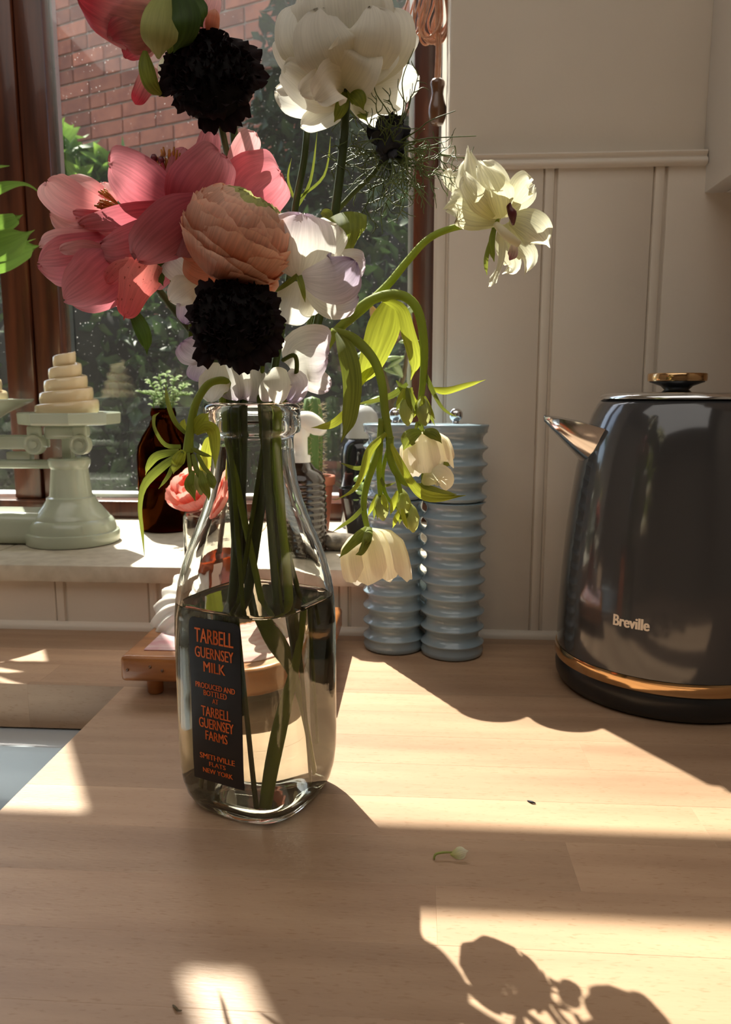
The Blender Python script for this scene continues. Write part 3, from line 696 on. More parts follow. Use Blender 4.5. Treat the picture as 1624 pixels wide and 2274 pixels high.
# eight-sided plate with a low rim
R8 = .0575; rot = math.radians(-22)
def octo(r, z): return [Vector((sx + .004 + math.cos(rot + k * math.pi / 4) * r, sy + math.sin(rot + k * math.pi / 4) * r, z)) for k in range(8)]
z0, z1 = zpx(943), zpx(915)
rings = [octo(R8 - .008, z0), octo(R8 - .001, z0 + .001), octo(R8, z0 + .003), octo(R8 + .0005, z1 - .0015), octo(R8 - .001, z1), octo(R8 - .003, z1 - .0005), octo(R8 - .005, z0 + .006)]
V = [p for r in rings for p in r]; Fc = []
for i in range(6):
    for k in range(8): k2 = (k + 1) % 8; Fc.append([i * 8 + k, i * 8 + k2, i * 8 + 8 + k2, i * 8 + 8 + k])
Fc += [list(range(8))[::-1], [48 + k for k in range(8)]]
obj('plate', V, Fc, SAGE, bs, smooth=False)
# left pan, only its edge in view
lx = at(-60, 890, sy).x
V, Fc = lathe([(.015, zpx(965)), (.02, zpx(945)), (.045, zpx(915)), (.068, zpx(895)), (.072, zpx(889)), (.072, zpx(886)), (.066, zpx(889)), (.045, zpx(905)), (0, zpx(915))], (lx, sy - .01, 0), 48); obj('pan', V, Fc, SAGE, bs)
V, Fc = lathe([(.055, zf + .001), (.055, zpx(1180)), (.045, zpx(1140)), (.025, zpx(1100)), (.0215, zpx(1040)), (.0245, zpx(1020)), (0, zpx(1017))], (sx - .30, sy, 0), 40); obj('pedestal', V, Fc, SAGE, bs)
# cream spiral cones
def spiral(name, label, c, h, r0, turns=4.7):
    c = Vector(c); V, Fc = [], []; n = 150; m = 10
    for i in range(n + 1):
        t = i / n; a = t * turns * 2 * math.pi + 2.2; R = r0 * (1 - .70 * t); z = h * (.06 + .90 * t)
        if t < .10: z = max(z, h * .085)
        th = h / turns * .96 * (1 - .26 * t)
        for k in range(m):
            b = 2 * math.pi * k / m; ow = .30 * r0 * (1 - .7 * t)
            cb_ = math.copysign(abs(math.cos(b)) ** .45, math.cos(b)); ex = .45 + .55 * cb_; q = max(.0005, R - ow + ow * 1.15 * ex)
            zz = max(z + th * .60 * math.copysign(abs(math.sin(b)) ** .7, math.sin(b)) + .12 * th * math.cos(b), .0002)
            V.append(c + Vector((math.cos(a) * q, math.sin(a) * q, zz)))
    for i in range(n):
        for k in range(m): k2 = (k + 1) % m; Fc.append([i * m + k, i * m + k2, i * m + m + k2, i * m + m + k])
    Fc += [list(range(m))[::-1], [n * m + k for k in range(m)]]
    cV, cF = lathe([(0, .0002), (r0 * .8, .0003), (r0 * .74, h * .12), (r0 * .46, h * .55), (r0 * .22, h * .93), (0, h * .95)], c, 32)
    V, Fc = join((V, Fc), (cV, cF))
    return tag(obj(name, V, Fc, CREAMG, None, loc=c), label, 'ornament')
spiral('spiral_ornament', 'cream spiral cone ornament sitting on the scales plate', (at(152, 900, sy).x, sy, z0 + .0065), at(152, 788, sy).z - z0 - .006, .0375)
spiral('spiral_ornament', 'cream spiral ornament in the pan at the left edge', (at(-38, 890, sy).x, sy - .01, zpx(913)), .075, .035)

AMBER = glass_mat('brown_bottle_glass', sr(150, 74, 20), 1.5)
BEER = glass_mat('brown_liquid', sr(150, 84, 30), 1.33)
HERB = petal_mat('pale_rosemary_leaf', sr(120, 150, 86), sr(196, 212, 170), .45, .2)
bo = thing('brown_bottle', 'brown glass bottle holding green sprigs beside the scales', 'bottle', (at(370, 1100, .985).x, .985, SILL))
b0 = ORG[bo]; zz = lambda py: at(370, py, .985).z - SILL
V, Fc = lathe([(0, .0003), (.032, .0003), (.0355, .003), (.0358, zz(1010)), (.034, zz(990)), (.028, zz(968)), (.019, zz(945)), (.0155, zz(930)), (.0150, zz(925)), (.0165, zz(923)), (.0165, zz(915)), (.0155, zz(912)), (.0150, zz(906)), (.0130, zz(906)), (.0128, zz(930)), (.017, zz(947)), (.0255, zz(968)), (.0318, zz(990)), (.0335, zz(1010)), (.0335, .008), (0, .010)], b0, 44); obj('glass', V, Fc, AMBER, bo)
V, Fc = lathe([(0, .0099), (.0332, .0079), (.0337, zz(1112)), (0, zz(1112))], b0, 44); obj('liquid', V, Fc, BEER, bo, angle=50)
sg = thing('herb_sprig', 'pale green leafy sprigs standing in the brown bottle', 'plant', b0 + Vector((0, 0, zz(910))))
rh = random.Random(8)
for i in range(7):
    tx, ty = 320 + i * 17 + rh.uniform(-6, 6), [868, 850, 838, 832, 838, 862, 872][i] + rh.uniform(-6, 6)
    P = [b0 + Vector((rh.uniform(-.006, .006), rh.uniform(-.006, .006), zz(960))), b0 + Vector((rh.uniform(-.008, .008) + (i - 3) * .002, 0, zz(905))), at((tx + 370) / 2, 880, .985), at(tx, ty, .985 + rh.uniform(-.015, .015))]
    V, Fc = tube(P, [.0011, .0006], 14, 6); so = obj('stem', V, Fc, HERB, sg)
    Q = crom(P, 14); LV, LF, LU = [], [], []
    for q in range(5, 15):
        for side in range(3):
            a = rh.random() * 6.28; d = Vector((math.cos(a), math.sin(a), .45)).normalized(); l = rh.uniform(.007, .013)
            v, f, u = ribbon([Q[q], Q[q] + d * l * .55 + Vector((0, 0, .001)), Q[q] + d * l + Vector((0, 0, -.002))], [.001, .0026, .0006], 4, 2)
            bb = len(LV); LV += v; LF += [[x + bb for x in g] for g in f]; LU += u
    o = obj('leaves', LV, LF, HERB, so, uvs=LU); o['kind'] = 'stuff'

# pump bottle, pots, succulents
CREAMP = mat('white_pump_plastic', sr(232, 228, 218), .3)
pm = thing('pump_bottle', 'dark ribbed pump bottle with white nozzle right of the bottle neck', 'dispenser', (at(668, 1100, .85).x, .85, SILL))
p0 = ORG[pm]; zq = lambda py: at(668, py, .85).z - SILL
rb_ = [(0, .0005), (.026, .0005), (.029, .003)]
hb = zq(1060); nr = 12
for i in range(nr):
    f = i / nr; rr = .0295 - .004 * max(0, f - .55); zb_ = .004 + (hb - .004) * f; pz = (hb - .004) / nr
    rb_ += [(rr - .0012, zb_), (rr, zb_ + pz * .35), (rr, zb_ + pz * .65), (rr - .0012, zb_ + pz * .98)]
rb_ += [(.024, hb + .006), (.017, zq(1040)), (.011, zq(1025)), (.010, zq(1022)), (0, zq(1022))]
DKG = mat('dark_brown_gloss', sr(40, 26, 18), .1, coat=.6)
V, Fc = lathe(rb_, p0, 44); obj('body', V, Fc, DKG, pm, angle=60)
V, Fc = lathe([(.0115, zq(1035)), (.0115, zq(1012)), (.0085, zq(1010)), (.0085, zq(972)), (.0105, zq(968)), (.0125, zq(955)), (.0115, zq(935)), (.008, zq(925)), (0, zq(923))], p0, 32); obj('pump_head', V, Fc, CREAMP, pm)
P = [p0 + Vector((-.004, 0, zq(938))), p0 + Vector((.010, -.003, zq(936))), p0 + Vector((.022, -.006, zq(950))), p0 + Vector((.0275, -.008, zq(960)))]
V, Fc = tube(P, [.0115, .0115, .0095, .0048], 14, 14); obj('nozzle', V, Fc, CREAMP, pm)

TERRA = mat('terracotta', sr(176, 104, 78), .75, c2=sr(160, 90, 66), nscale=20, bump=.1, bscale=90)
SUCCG = mat('grey_green_succulent', sr(150, 160, 142), .4, c2=sr(176, 172, 158), nscale=30, subs=.1)
SUCCB = mat('fresh_green_succulent', sr(140, 178, 104), .3, c2=sr(168, 196, 128), nscale=30, subs=.15)
SOIL = mat('dark_soil', sr(42, 32, 25), .95, c2=sr(66, 52, 42), nscale=90, bump=.4, bscale=150)
def pot(name, label, c, h, r1, r0, m, rim=.004):
    t = thing(name, label, 'pot', c)
    V, Fc = lathe([(0, .0004), (r0 - .002, .0004), (r0, .003), (r1 - .0015, h - .012), (r1 + rim * .3, h - .011), (r1 + rim * .45, h - .001), (r1 + rim * .2, h), (r1 - .003, h), (r1 - .004, h - .009), (0, h - .0095)], c, 40); b = obj('body', V, Fc, m, t, angle=50)
    V, Fc = lathe([(r1 - .0042, h - .0092), (r1 * .6, h - .006), (0, h - .005)], c, 28); obj('soil', V, Fc, SOIL, t)
    return t
def fat_leaf(p, d, l, wd, th=.5):
    d = Vector(d).normalized(); ax, e1, e2 = frame_of(d); V, Fc = [], []; n, m = 8, 10
    for i in range(n + 1):
        s = i / n; r = wd * (math.sin(math.pi * (s ** .75)) ** .7) if 0 < s < 1 else .0003
        for k in range(m): a = 2 * math.pi * k / m; V.append(Vector(p) + d * (l * s) + e1 * (math.cos(a) * r) + e2 * (math.sin(a) * r * th))
    for i in range(n):
        for k in range(m): k2 = (k + 1) % m; Fc.append([i * m + k, i * m + k2, i * m + m + k2, i * m + m + k])
    return V, Fc
tp_ = Vector((at(702, 1060, .985).x, .985, SILL)); th_ = at(702, 1056, .985).z - SILL
pot('terracotta_pot', 'taller terracotta pot behind the pump bottle', tp_, th_, .0235, .0165, TERRA)
CACT = mat('green_cactus', sr(104, 132, 66), .5, c2=sr(80, 108, 50), nscale=12, stretch=(6, 6, .3))
SPINE = mat('cactus_spines', sr(196, 176, 136), .6)
cx_ = thing('column_cactus', 'tall green column cactus in the taller terracotta pot', 'cactus', tp_ + Vector((-.004, 0, th_ - .008)))
c0 = ORG[cx_]; hh = at(700, 880, .985).z - c0.z
V, Fc = lathe([(.0, -.002), (.0105, -.002), (.012, hh * .3), (.0122, hh * .8), (.009, hh * .97), (0, hh)], c0, 60, shape=lambda h, a: 1 + .10 * math.cos(a * 8)); obj('trunk', V, Fc, CACT, cx_)
sp = []; rq = random.Random(4)
for i in range(16):
    for k in range(8):
        a = k * math.pi / 4; z = hh * (.08 + .055 * i); p = c0 + Vector((math.cos(a) * .0128, math.sin(a) * .0128, z))
        for q in range(4):
            d = Vector((math.cos(a + rq.uniform(-.7, .7)), math.sin(a + rq.uniform(-.7, .7)), rq.uniform(-.6, .8))).normalized(); sp.append(tube([p, p + d * .007], [.00022, .0001], None, 3, False))
V, Fc = join(*sp); o = obj('spines', V, Fc, SPINE, cx_); o['kind'] = 'stuff'
tq = Vector((at(686, 1110, .915).x, .915, SILL)); hq = at(690, 1100, .915).z - SILL
pot('terracotta_pot', 'smaller terracotta pot with a grey rosette beside the dark pump bottle', tq, hq, .0175, .013, TERRA)
su = thing('rosette_succulent', 'grey pink rosette succulent in the smaller terracotta pot', 'succulent', tq + Vector((0, 0, hq - .006)))
for i in range(16):
    a = i * 2.4; el = .25 + i * .075; d = (math.cos(a) * math.cos(el), math.sin(a) * math.cos(el), math.sin(el)); V, Fc = fat_leaf(ORG[su], d, .024 - .0006 * i, .008 - .0002 * i, .45); obj('leaf', V, Fc, SUCCG, su)
for i in range(5):
    V, Fc = fat_leaf(ORG[su] + Vector((.001 * i, 0, .014 + .005 * i)), (math.cos(i * 2.4), math.sin(i * 2.4), .8), .012, .0045, .5); obj('leaf', V, Fc, SUCCG, su)
BLKG = mat('black_glazed_pot', (.02, .02, .023), .18, coat=.5)
tb = Vector((at(800, 1140, .965).x, .965, SILL)); hb_ = at(790, 1083, .965).z - SILL
pot('black_pot', 'black glazed pot with trailing succulent beside the blue mills', tb, hb_, .0265, .0175, BLKG, .002)
su2 = thing('trailing_succulent', 'green bead leaved succulent spilling from the black pot', 'succulent', tb + Vector((0, 0, hb_ - .006)))
for i in range(26):
    q = at(800 + rq.uniform(-18, 22), 1085 + rq.uniform(-26, 34), .945 + rq.uniform(-.01, .012)); a = rq.random() * 6.28
    V, Fc = fat_leaf(q, (math.cos(a), math.sin(a) * .5, rq.uniform(-.3, .7)), rq.uniform(.008, .012), .0036, .8); obj('leaf', V, Fc, SUCCB, su2)
V, Fc = tube([ORG[su2], at(800, 1075, .95), at(808, 1110, .942)], .0012, 8, 6); obj('stem', V, Fc, SUCCB, su2)
# squat bottle with a grey lid
GLID = mat('grey_ribbed_lid', sr(176, 178, 180), .4)
jb = thing('dark_jar', 'dark bottle with a grey domed cap behind the hanging leaf', 'bottle', (at(805, 1060, 1.02).x, 1.02, SILL)); j0 = ORG[jb]; zj = lambda py: at(805, py, 1.02).z - SILL
DARKG = mat('dark_glass_gloss', (.012, .013, .016), .1, coat=.5)
V, Fc = lathe([(0, .0004), (.027, .0004), (.0285, .003), (.0285, zj(1010)), (.026, zj(990)), (.0205, zj(972)), (0, zj(970))], j0, 36); obj('body', V, Fc, DARKG, jb, angle=60)
V, Fc = lathe([(.0205, zj(973)), (.0215, zj(971)), (.0215, zj(935)), (.019, zj(918)), (.012, zj(905)), (.005, zj(900)), (0, zj(900))], j0, 60, shape=lambda h, a: 1 + .012 * math.cos(a * 30)); obj('cap', V, Fc, GLID, jb)
# jade plant behind the mills
JADE = mat('jade_leaf', sr(124, 150, 98), .25, c2=sr(150, 172, 120), nscale=16, coat=.3, subs=.1)
JEDGE = mat('jade_red_leaf', sr(170, 170, 90), .3, c2=sr(206, 120, 86), nscale=20, subs=.1)
JST = mat('jade_stem', sr(96, 84, 60), .7)
jt = Vector((at(885, 1120, .99).x, .99, SILL)); jh = .075
pot('grey_pot', 'dark pot of the jade plant hidden behind the blue mills', jt, jh, .036, .028, BLKG, .002)
jp = thing('jade_plant', 'jade plant with thick glossy leaves behind the blue mills', 'succulent', jt + Vector((0, 0, jh - .006)))
V, Fc = tube([ORG[jp], at(870, 920, .99), at(850, 820, .985), at(835, 740, .98)], [.006, .005, .0035, .002], 14, 10); obj('stem', V, Fc, JST, jp)
V, Fc = tube([at(866, 900, .99), at(895, 840, .985), at(905, 770, .985)], [.004, .0035, .002], 10, 8); obj('stem', V, Fc, JST, jp)
for px, py, dx, dy, l, wd, mm in ((850, 800, 45, -8, .026, .009, JADE), (850, 818, 60, 22, .030, .007, JADE), (885, 760, 50, -4, .028, .006, JADE), (862, 740, 25, -45, .030, .010, JEDGE), (840, 720, -14, -40, .026, .008, JEDGE), (898, 790, -40, 30, .03, .008, JADE), (880, 860, 35, 50, .036, .012, JADE), (850, 880, -40, 20, .028, .009, JADE), (830, 770, -45, -6, .03, .006, JADE), (822, 775, -45, 25, .028, .007, JADE), (900, 700, 22, -22, .022, .007, JADE), (905, 770, 15, -30, .02, .007, JADE), (845, 700, 30, -22, .022, .007, JEDGE), (872, 800, 20, 36, .028, .008, JADE)):
    p = at(px, py, .985); d = at(px + dx, py + dy, .975) - p; V, Fc = fat_leaf(p, d, l, wd, .42); obj('leaf', V, Fc, mm, jp)
# shells and pebble near the sill edge
shell('cockle_shell', 'small white pinkish shell beside the black pot', at(822, 1215, .875) + Vector((0, 0, .004)), .026, (-.2, -.5, .8), (-1, .2, .4), 7)
STONE = mat('speckled_stone', sr(128, 116, 100), .8, c2=sr(88, 80, 70), nscale=120, bump=.4, bscale=90, detail=6)
pq = at(752, 1222, .862); V, Fc = blob((pq.x, pq.y, SILL + .0105), (.026, .017, .0095), 3, .08); tag(obj('pebble', V, Fc, STONE, None, loc=(pq.x, pq.y, SILL)), 'flat speckled stone on the sill edge right of the milk bottle', 'stone')

# leafy plant entering from the left edge, behind the scales
PLG = petal_mat('lily_leaf', sr(96, 134, 46), sr(128, 160, 70), .55, .15, freq=6)
VASEW = mat('white_vase', sr(220, 216, 208), .3)
pv = Vector((at(-190, 1100, 1.01).x, 1.01, SILL))
vs = thing('white_vase', 'white vase holding the leafy stem at the left edge', 'vase', pv)
V, Fc = lathe([(0, .0004), (.03, .0004), (.04, .02), (.045, .06), (.035, .11), (.025, .13), (.028, .14), (.025, .14), (.022, .13), (.03, .11), (0, .1)], pv, 32); obj('body', V, Fc, VASEW, vs)
lp = thing('leafy_houseplant', 'bright green leaves entering the picture at the left edge', 'plant', pv + Vector((0, 0, .12)))
V, Fc = tube([ORG[lp] + Vector((0, 0, -.03)), at(-160, 700, .93), at(-90, 480, .92), at(-60, 350, .92)], [.004, .003, .002], 16, 8); obj('stem', V, Fc, PLG, lp)
for pts, W in (([(-90, 470), (-20, 425, -.01), (50, 408, -.015), (95, 432, -.02)], [6, 26, 8, 3]), ([(-95, 540), (-30, 510, -.01), (25, 490, -.02), (52, 476, -.02)], [8, 45, 30, 4]), ([(-100, 520), (-40, 555, -.02), (20, 540, -.03), (78, 510, -.035)], [8, 60, 62, 4]), ([(-100, 600), (-20, 580, 0), (45, 556, .0), (90, 545, 0)], [8, 60, 48, 5]), ([(-80, 400), (-30, 375), (22, 368)], [5, 9, 3]), ([(-70, 640), (-30, 600), (0, 560), (80, 530)], [6, 20, 14, 3])):
    petal('leaf', pts, W, .92, PLG, lp, cup=-.25, n=16)

# ================================================================== the milk bottle
BX, BY = -.0962, .447
GLASS = glass_mat('bottle_glass', (.985, .985, .975), 1.48)
WATER = glass_mat('cloudy_flower_water', (.98, .97, .90), 1.333, 0, .05, sr(226, 210, 160))
ENAM = mat('dark_enamel_label', (.012, .010, .010), .4)
ORNG = mat('orange_enamel_letters', sr(238, 112, 40), .5)
phi = math.radians(27.5)
FT = RGT * math.cos(phi) - FH * math.sin(phi); FN = -FH * math.cos(phi) - RGT * math.sin(phi)
fa = math.atan2(FN.y, FN.x)
def sq(h):                                   # 0 round, 1 square with round corners
    return max(0, min(1, (.165 - h) / .045)) * max(.55, min(1, .55 + h / .02 * .45))
def bshape(h, a):
    n = 2 + 2.1 * sq(h); c, s = abs(math.cos(a - fa)), abs(math.sin(a - fa))
    f = (c ** n + s ** n) ** (-1 / n); p = n / (n - 1); k = (math.cos(phi) ** p + math.sin(phi) ** p) ** (1 / p)
    return f / k
OUT = [(0, .0022), (.020, .0022), (.030, .0010), (.0345, .0), (.0375, .0004), (.0405, .003), (.0440, .009), (.0462, .017), (.0474, .027), (.0478, .040), (.0478, .108), (.0474, .120), (.0466, .130), (.0450, .140), (.0426, .150), (.0394, .160), (.0355, .1700), (.0316, .1800), (.0286, .1885), (.0262, .1975), (.0247, .2075), (.0240, .2165), (.0238, .2245), (.0248, .2265), (.0275, .2275), (.0283, .2300), (.0283, .2345), (.0277, .2365), (.0283, .2385), (.0282, .2420), (.0272, .2440), (.0255, .2447)]
INN = [(.0240, .2440), (.0228, .2420), (.0222, .2350), (.0214, .2265), (.0214, .2170), (.0222, .2075), (.0237, .1975), (.0261, .1885), (.0291, .1800), (.0330, .1700), (.0369, .1600), (.0401, .1500), (.0425, .1400), (.0441, .130), (.0449, .120), (.0453, .108), (.0453, .040), (.0449, .027), (.0435, .017), (.0405, .010), (.0350, .0062), (.020, .0055), (0, .0060)]
mb = thing('milk_bottle', 'clear glass milk bottle of flowers with a dark orange-lettered label', 'bottle', (BX, BY, 0))
V, Fc = lathe(OUT + INN, (BX, BY, 0.0004), 96, shape=bshape); gl = obj('glass', V, Fc, GLASS, mb)
ZW = at(571, 1352, .425).z
WP = [(0, .0059)] + [(r + .00025, h - .0001) for r, h in INN[::-1][1:] if h < ZW - .001]
rw = WP[-1][0]; WP += [(rw + .0002, ZW + .0008), (rw - .0012, ZW - .0002), (rw * .8, ZW - .0004), (0, ZW - .0004)]
V, Fc = lathe(WP, (BX, BY, 0.0004), 96, shape=bshape); obj('water', V, Fc, WATER, mb, angle=60)
def face_pt(u, z, back=False, e=.0004):
    sgn = -1 if back else 1; nrm = FN * sgn; tg = FT * sgn
    r0 = .0478
    for (ra, ha), (rb2, hb2) in zip(OUT[3:], OUT[4:]):
        if ha <= z <= hb2: r0 = ra + (rb2 - ra) * (z - ha) / max(1e-6, hb2 - ha); break
    best = 0
    A = r0 * bshape(z, fa); best = A * max(0, 1 - abs(u / A) ** 4.1) ** (1 / 4.1)
    return Vector((BX, BY, z + .0004)) + tg * u + nrm * (best + e)
LZ1, LZ0, LW = at(487, 1380, .408).z, at(487, 1744, .408).z, .0362
def label(back=False):
    nu, nv = 16, 24; V, Fc = [], []
    for layer, e in ((0, .0002), (1, .00045)):
        for i in range(nv + 1):
            for j in range(nu + 1):
                v, u = 1 - (1 - i / nv) ** 1.8, (j / nu - .5)
                if not back or True:
                    cr_ = .004; dv = (1 - v) * (LZ1 - LZ0); lim = LW / 2
                    if v > .9 and LZ1 - (LZ0 + (LZ1 - LZ0) * v) < cr_: lim = LW / 2 - cr_ + math.sqrt(max(0, cr_ ** 2 - (cr_ - dv) ** 2))
                V.append(face_pt(u * 2 * lim, LZ0 + (LZ1 - LZ0) * v, back, e))
    n1 = (nv + 1) * (nu + 1)
    for i in range(nv):
        for j in range(nu): q = i * (nu + 1) + j; Fc.append([q, q + 1, q + nu + 2, q + nu + 1]); Fc.append([n1 + q + nu + 1, n1 + q + nu + 2, n1 + q + 1, n1 + q])
    return V, Fc
LINES = [('TARBELL', .103, .085, .76), ('GUERNSEY', .203, .066, .76), ('MILK', .287, .062, .43), ('PRODUCED AND', .404, .034, .78), ('BOTTLED', .446, .034, .46), ('AT', .489, .030, .12), ('TARBELL', .560, .062, .58), ('GUERNSEY', .634, .062, .69), ('FARMS', .708, .058, .44), ('SMITHVILLE', .842, .034, .70), ('FLATS', .886, .028, .33), ('NEW YORK', .932, .030, .60)]
def lettering(parent, lines, back):
    H = LZ1 - LZ0
    for s, cv, h, wd in lines:
        P, Fc = text_mesh(s, 0); P, Fc = embolden(P, Fc, .10 / (len(s) * 2 + 1))
        V = [face_pt((u - .5) * wd * LW, LZ1 - H * (cv + (.5 - v) * h), back, .0007) for u, v in P]
        obj('lettering', V, Fc, ORNG, parent, smooth=False)
V, Fc = label(); lb = obj('label', V, Fc, ENAM, mb, angle=60); lettering(lb, LINES, False)
# the panel on the far face, seen through the water
BROWN = mat('brown_enamel_panel', sr(128, 62, 28), .5)
V, Fc = label(True); lb2 = obj('label', V, Fc, BROWN, mb, angle=60); lettering(lb2, [('WIGHTMAN', .2, .10, .8), ('SMITHVILLE', .42, .04, .7), ('FLATS', .48, .034, .4), ('NEW YORK', .54, .034, .6)], True)

# ================================================================== the flowers
STEMD = mat('dark_green_stem', sr(76, 90, 42), .45, c2=sr(54, 68, 30), nscale=60, stretch=(1, 1, .15))
STEMB = petal_mat('bright_hairy_stem', sr(162, 176, 72), sr(184, 196, 92), .4, .15, rnd=.05)
LEAFB = petal_mat('bright_translucent_leaf', sr(172, 178, 56), sr(186, 192, 70), .55, .3, rnd=.08, freq=8)
LEAFM = petal_mat('mid_green_leaf', sr(120, 132, 50), sr(142, 150, 62), .45, .35, rnd=.1, freq=8)
LEAFP = petal_mat('dark_peony_leaf', sr(58, 84, 30), sr(84, 110, 40), .4, .25, freq=8)
PINK = petal_mat('coral_pink_petal', sr(196, 90, 104), sr(222, 156, 162), .48, .22, p0=.1, p1=.95, freq=16, trc=(.95, .78, .82))
PALEP = petal_mat('pale_pink_petal', sr(226, 142, 144), sr(238, 196, 194), .5, .14, freq=16, trc=(1, .82, .84))
SALM = petal_mat('spotted_salmon_petal', sr(226, 156, 144), sr(226, 116, 122), .5, .15, spots=sr(150, 72, 56), trc=(1, .78, .75))
REDP = petal_mat('red_streaked_petal', sr(236, 200, 190), sr(198, 72, 86), .5, .35, p0=.15, p1=.8, freq=10, trc=(1, .7, .7))
PEACH = petal_mat('peach_petal', sr(226, 146, 112), sr(250, 214, 190), .45, .15, p0=.72, p1=1, freq=24, trc=(1, .8, .7))  # paler tip ramp paints a rim light along the petal edges
WHITE = petal_mat('creamy_white_petal', sr(238, 232, 208), sr(246, 243, 234), .5, .08, rnd=.04, freq=30)
CREAM = petal_mat('cream_bud_petal', sr(238, 236, 200), sr(250, 238, 220), .55, .08, rnd=.05, freq=30)
LILAC = petal_mat('lilac_edged_petal', sr(236, 232, 222), sr(216, 200, 214), .5, .14, p0=.45, p1=1, rnd=.06, freq=26)
LILACD = petal_mat('lilac_petal', sr(226, 218, 220), sr(190, 168, 200), .5, .18, p0=.3, p1=1, rnd=.06, freq=26)
STREAK = petal_mat('burgundy_streaked_petal', sr(236, 226, 206), sr(176, 110, 116), .45, .4, freq=8)
BLACKF = petal_mat('black_burgundy_floret', (.003, .0008, .001), (.011, .002, .0035), .12, .3, rough=.8)
STAM = mat('golden_stamens', sr(190, 124, 40), .6, c2=sr(150, 88, 26), nscale=300)
PIST = mat('burgundy_pistil', sr(96, 34, 44), .4)
BUDG = petal_mat('pale_green_sepal', sr(176, 184, 108), sr(196, 196, 128), .45, .15, freq=8)
THREAD = mat('thread_green', sr(104, 120, 60), .5, c2=sr(78, 92, 44), nscale=40)
PODM = mat('withered_dark_pod', sr(58, 58, 66), .7, c2=sr(36, 36, 44), nscale=120, bump=.5, bscale=160)
FY = .437                                    # plane of the bouquet
MOUTH = Vector((BX, BY, .243))
def stem(parent, top, mouth, foot, r=.0022, m=None, Y=FY, name='stem', n=40, seg=9, zf=.010):
    """top: pixel points from the flower down; mouth / foot: offsets (x, y) from the bottle axis"""
    P = S(top, Y) + [MOUTH + Vector((mouth[0], mouth[1], 0)), Vector((BX + mouth[0] * .75 + foot[0] * .22, BY + mouth[1] * .75 + foot[1] * .22, .19)), Vector((BX + foot[0], BY + foot[1], zf))]
    V, Fc = tube(P, [r * .85, r, r * 1.1], n, seg); return obj(name, V, Fc, m or STEMD, parent)

# ---- coral peonies
pa_ = thing('peony', 'open coral pink peony in the middle of the bouquet', 'flower', at(400, 470, FY), 'coral peonies')
YA = .418
stem(pa_, [(420, 500, -.008), (470, 640, .012), (520, 800, .01)], (-.012, .006), (-.006, .026), .0026, zf=.05)
for pts, W, m, k in (
    ([(410, 462, .012), (340, 425, .0), (285, 385, -.008), (240, 362, -.004)], [40, 96, 124, 104, 34], PINK, dict(cup=.25, roll=.3)),
    ([(385, 450, .015), (400, 390, .014), (412, 326, .018)], [24, 62, 60, 10], PINK, dict(cup=.2)),
    ([(395, 480, .004), (435, 415, .0), (470, 368, -.002), (490, 335, .004)], [50, 130, 132, 104, 24], PINK, dict(cup=.3, roll=-.2)),
    ([(450, 452, -.004), (395, 500, -.014), (340, 545, -.016), (302, 580, -.008)], [56, 118, 124, 104, 36], PINK, dict(cup=-.28, roll=.25)),
    ([(400, 500, -.004), (320, 532, -.008), (255, 553, -.008), (215, 548, .0)], [54, 84, 84, 70, 24], PINK, dict(cup=-.25)),
    ([(400, 470, .0), (290, 484, -.004), (225, 496, .0), (170, 502, .008)], [46, 64, 60, 46, 8], PINK, dict(cup=-.2, roll=.5)),
    ([(455, 405, .02), (460, 345, .024), (470, 286, .03)], [40, 62, 52, 14], PINK, dict(cup=.2)),
    ([(520, 400, .02), (540, 340, .022), (568, 290, .022)], [36, 58, 58, 14], PALEP, dict(cup=-.2, ruf=.03)),
    ([(530, 470, .014), (565, 420, .018), (600, 395, .022), (625, 380, .02)], [90, 150, 150, 120, 40], PINK, dict(cup=-.3, ruf=.05)),
    ([(540, 390, .024), (575, 372, .026), (598, 372, .026)], [18, 28, 26, 8], PALEP, dict()),
    ([(330, 575, -.004), (302, 635, -.008), (276, 712, -.004)], [80, 92, 62, 8], SALM, dict(cup=-.25, rag=.08)),
    ([(300, 585, -.006), (262, 600, -.009), (236, 630, -.006)], [20, 36, 38, 14], SALM, dict(cup=-.2)),
    ([(380, 580, .012), (355, 610, .014), (335, 640, .018)], [40, 56, 50, 16], PINK, dict()),
    ([(420, 470, -.002), (410, 520, -.01), (395, 572, -.008)], [90, 120, 100, 40], PINK, dict(cup=-.3, roll=-.2)),
):
    petal('petal', pts, W, YA, m, pa_, seed=len(bpy.data.objects), ruf=k.pop('ruf', .025), rag=k.pop('rag', .04), n=16, m=10, **k)
def stamens(parent, c, ax, n, l, spread, seed):
    rn = random.Random(seed); a0, e1, e2 = frame_of(ax); T = []
    for i in range(n):
        a = rn.random() * 6.28; r = spread * math.sqrt(rn.random()); d = (a0 + (e1 * math.cos(a) + e2 * math.sin(a)) * r).normalized(); L = l * rn.uniform(.75, 1.1)
        p = Vector(c) + (e1 * math.cos(a) + e2 * math.sin(a)) * r * l * .3
        T.append(tube([p, p + d * L * .75, p + d * L * .8, p + d * L], [.00022, .00035, .0008, .0005], None, 5))
    V, Fc = join(*T); o = obj('stamens', V, Fc, STAM, parent); o['kind'] = 'stuff'
stamens(pa_, at(380, 412, YA + .016), UPV * .9 + FWD * .2, 70, .017, .6, 3)
for px, py in ((342, 352), (358, 357)):
    V, Fc = tube(S([(372, 410, .014), (px + 6, py + 16, .012), (px, py, .012)], YA), [.0009, .0007, .0012], 8, 8); obj('pistil', V, Fc, PINK, pa_)
    p = at(px, py, YA + .012); V, Fc = lathe([(0, -.002), (.0016, -.001), (.002, .0004), (.0012, .002), (0, .0024)], p, 14); obj('stigma', V, Fc, PIST, pa_)
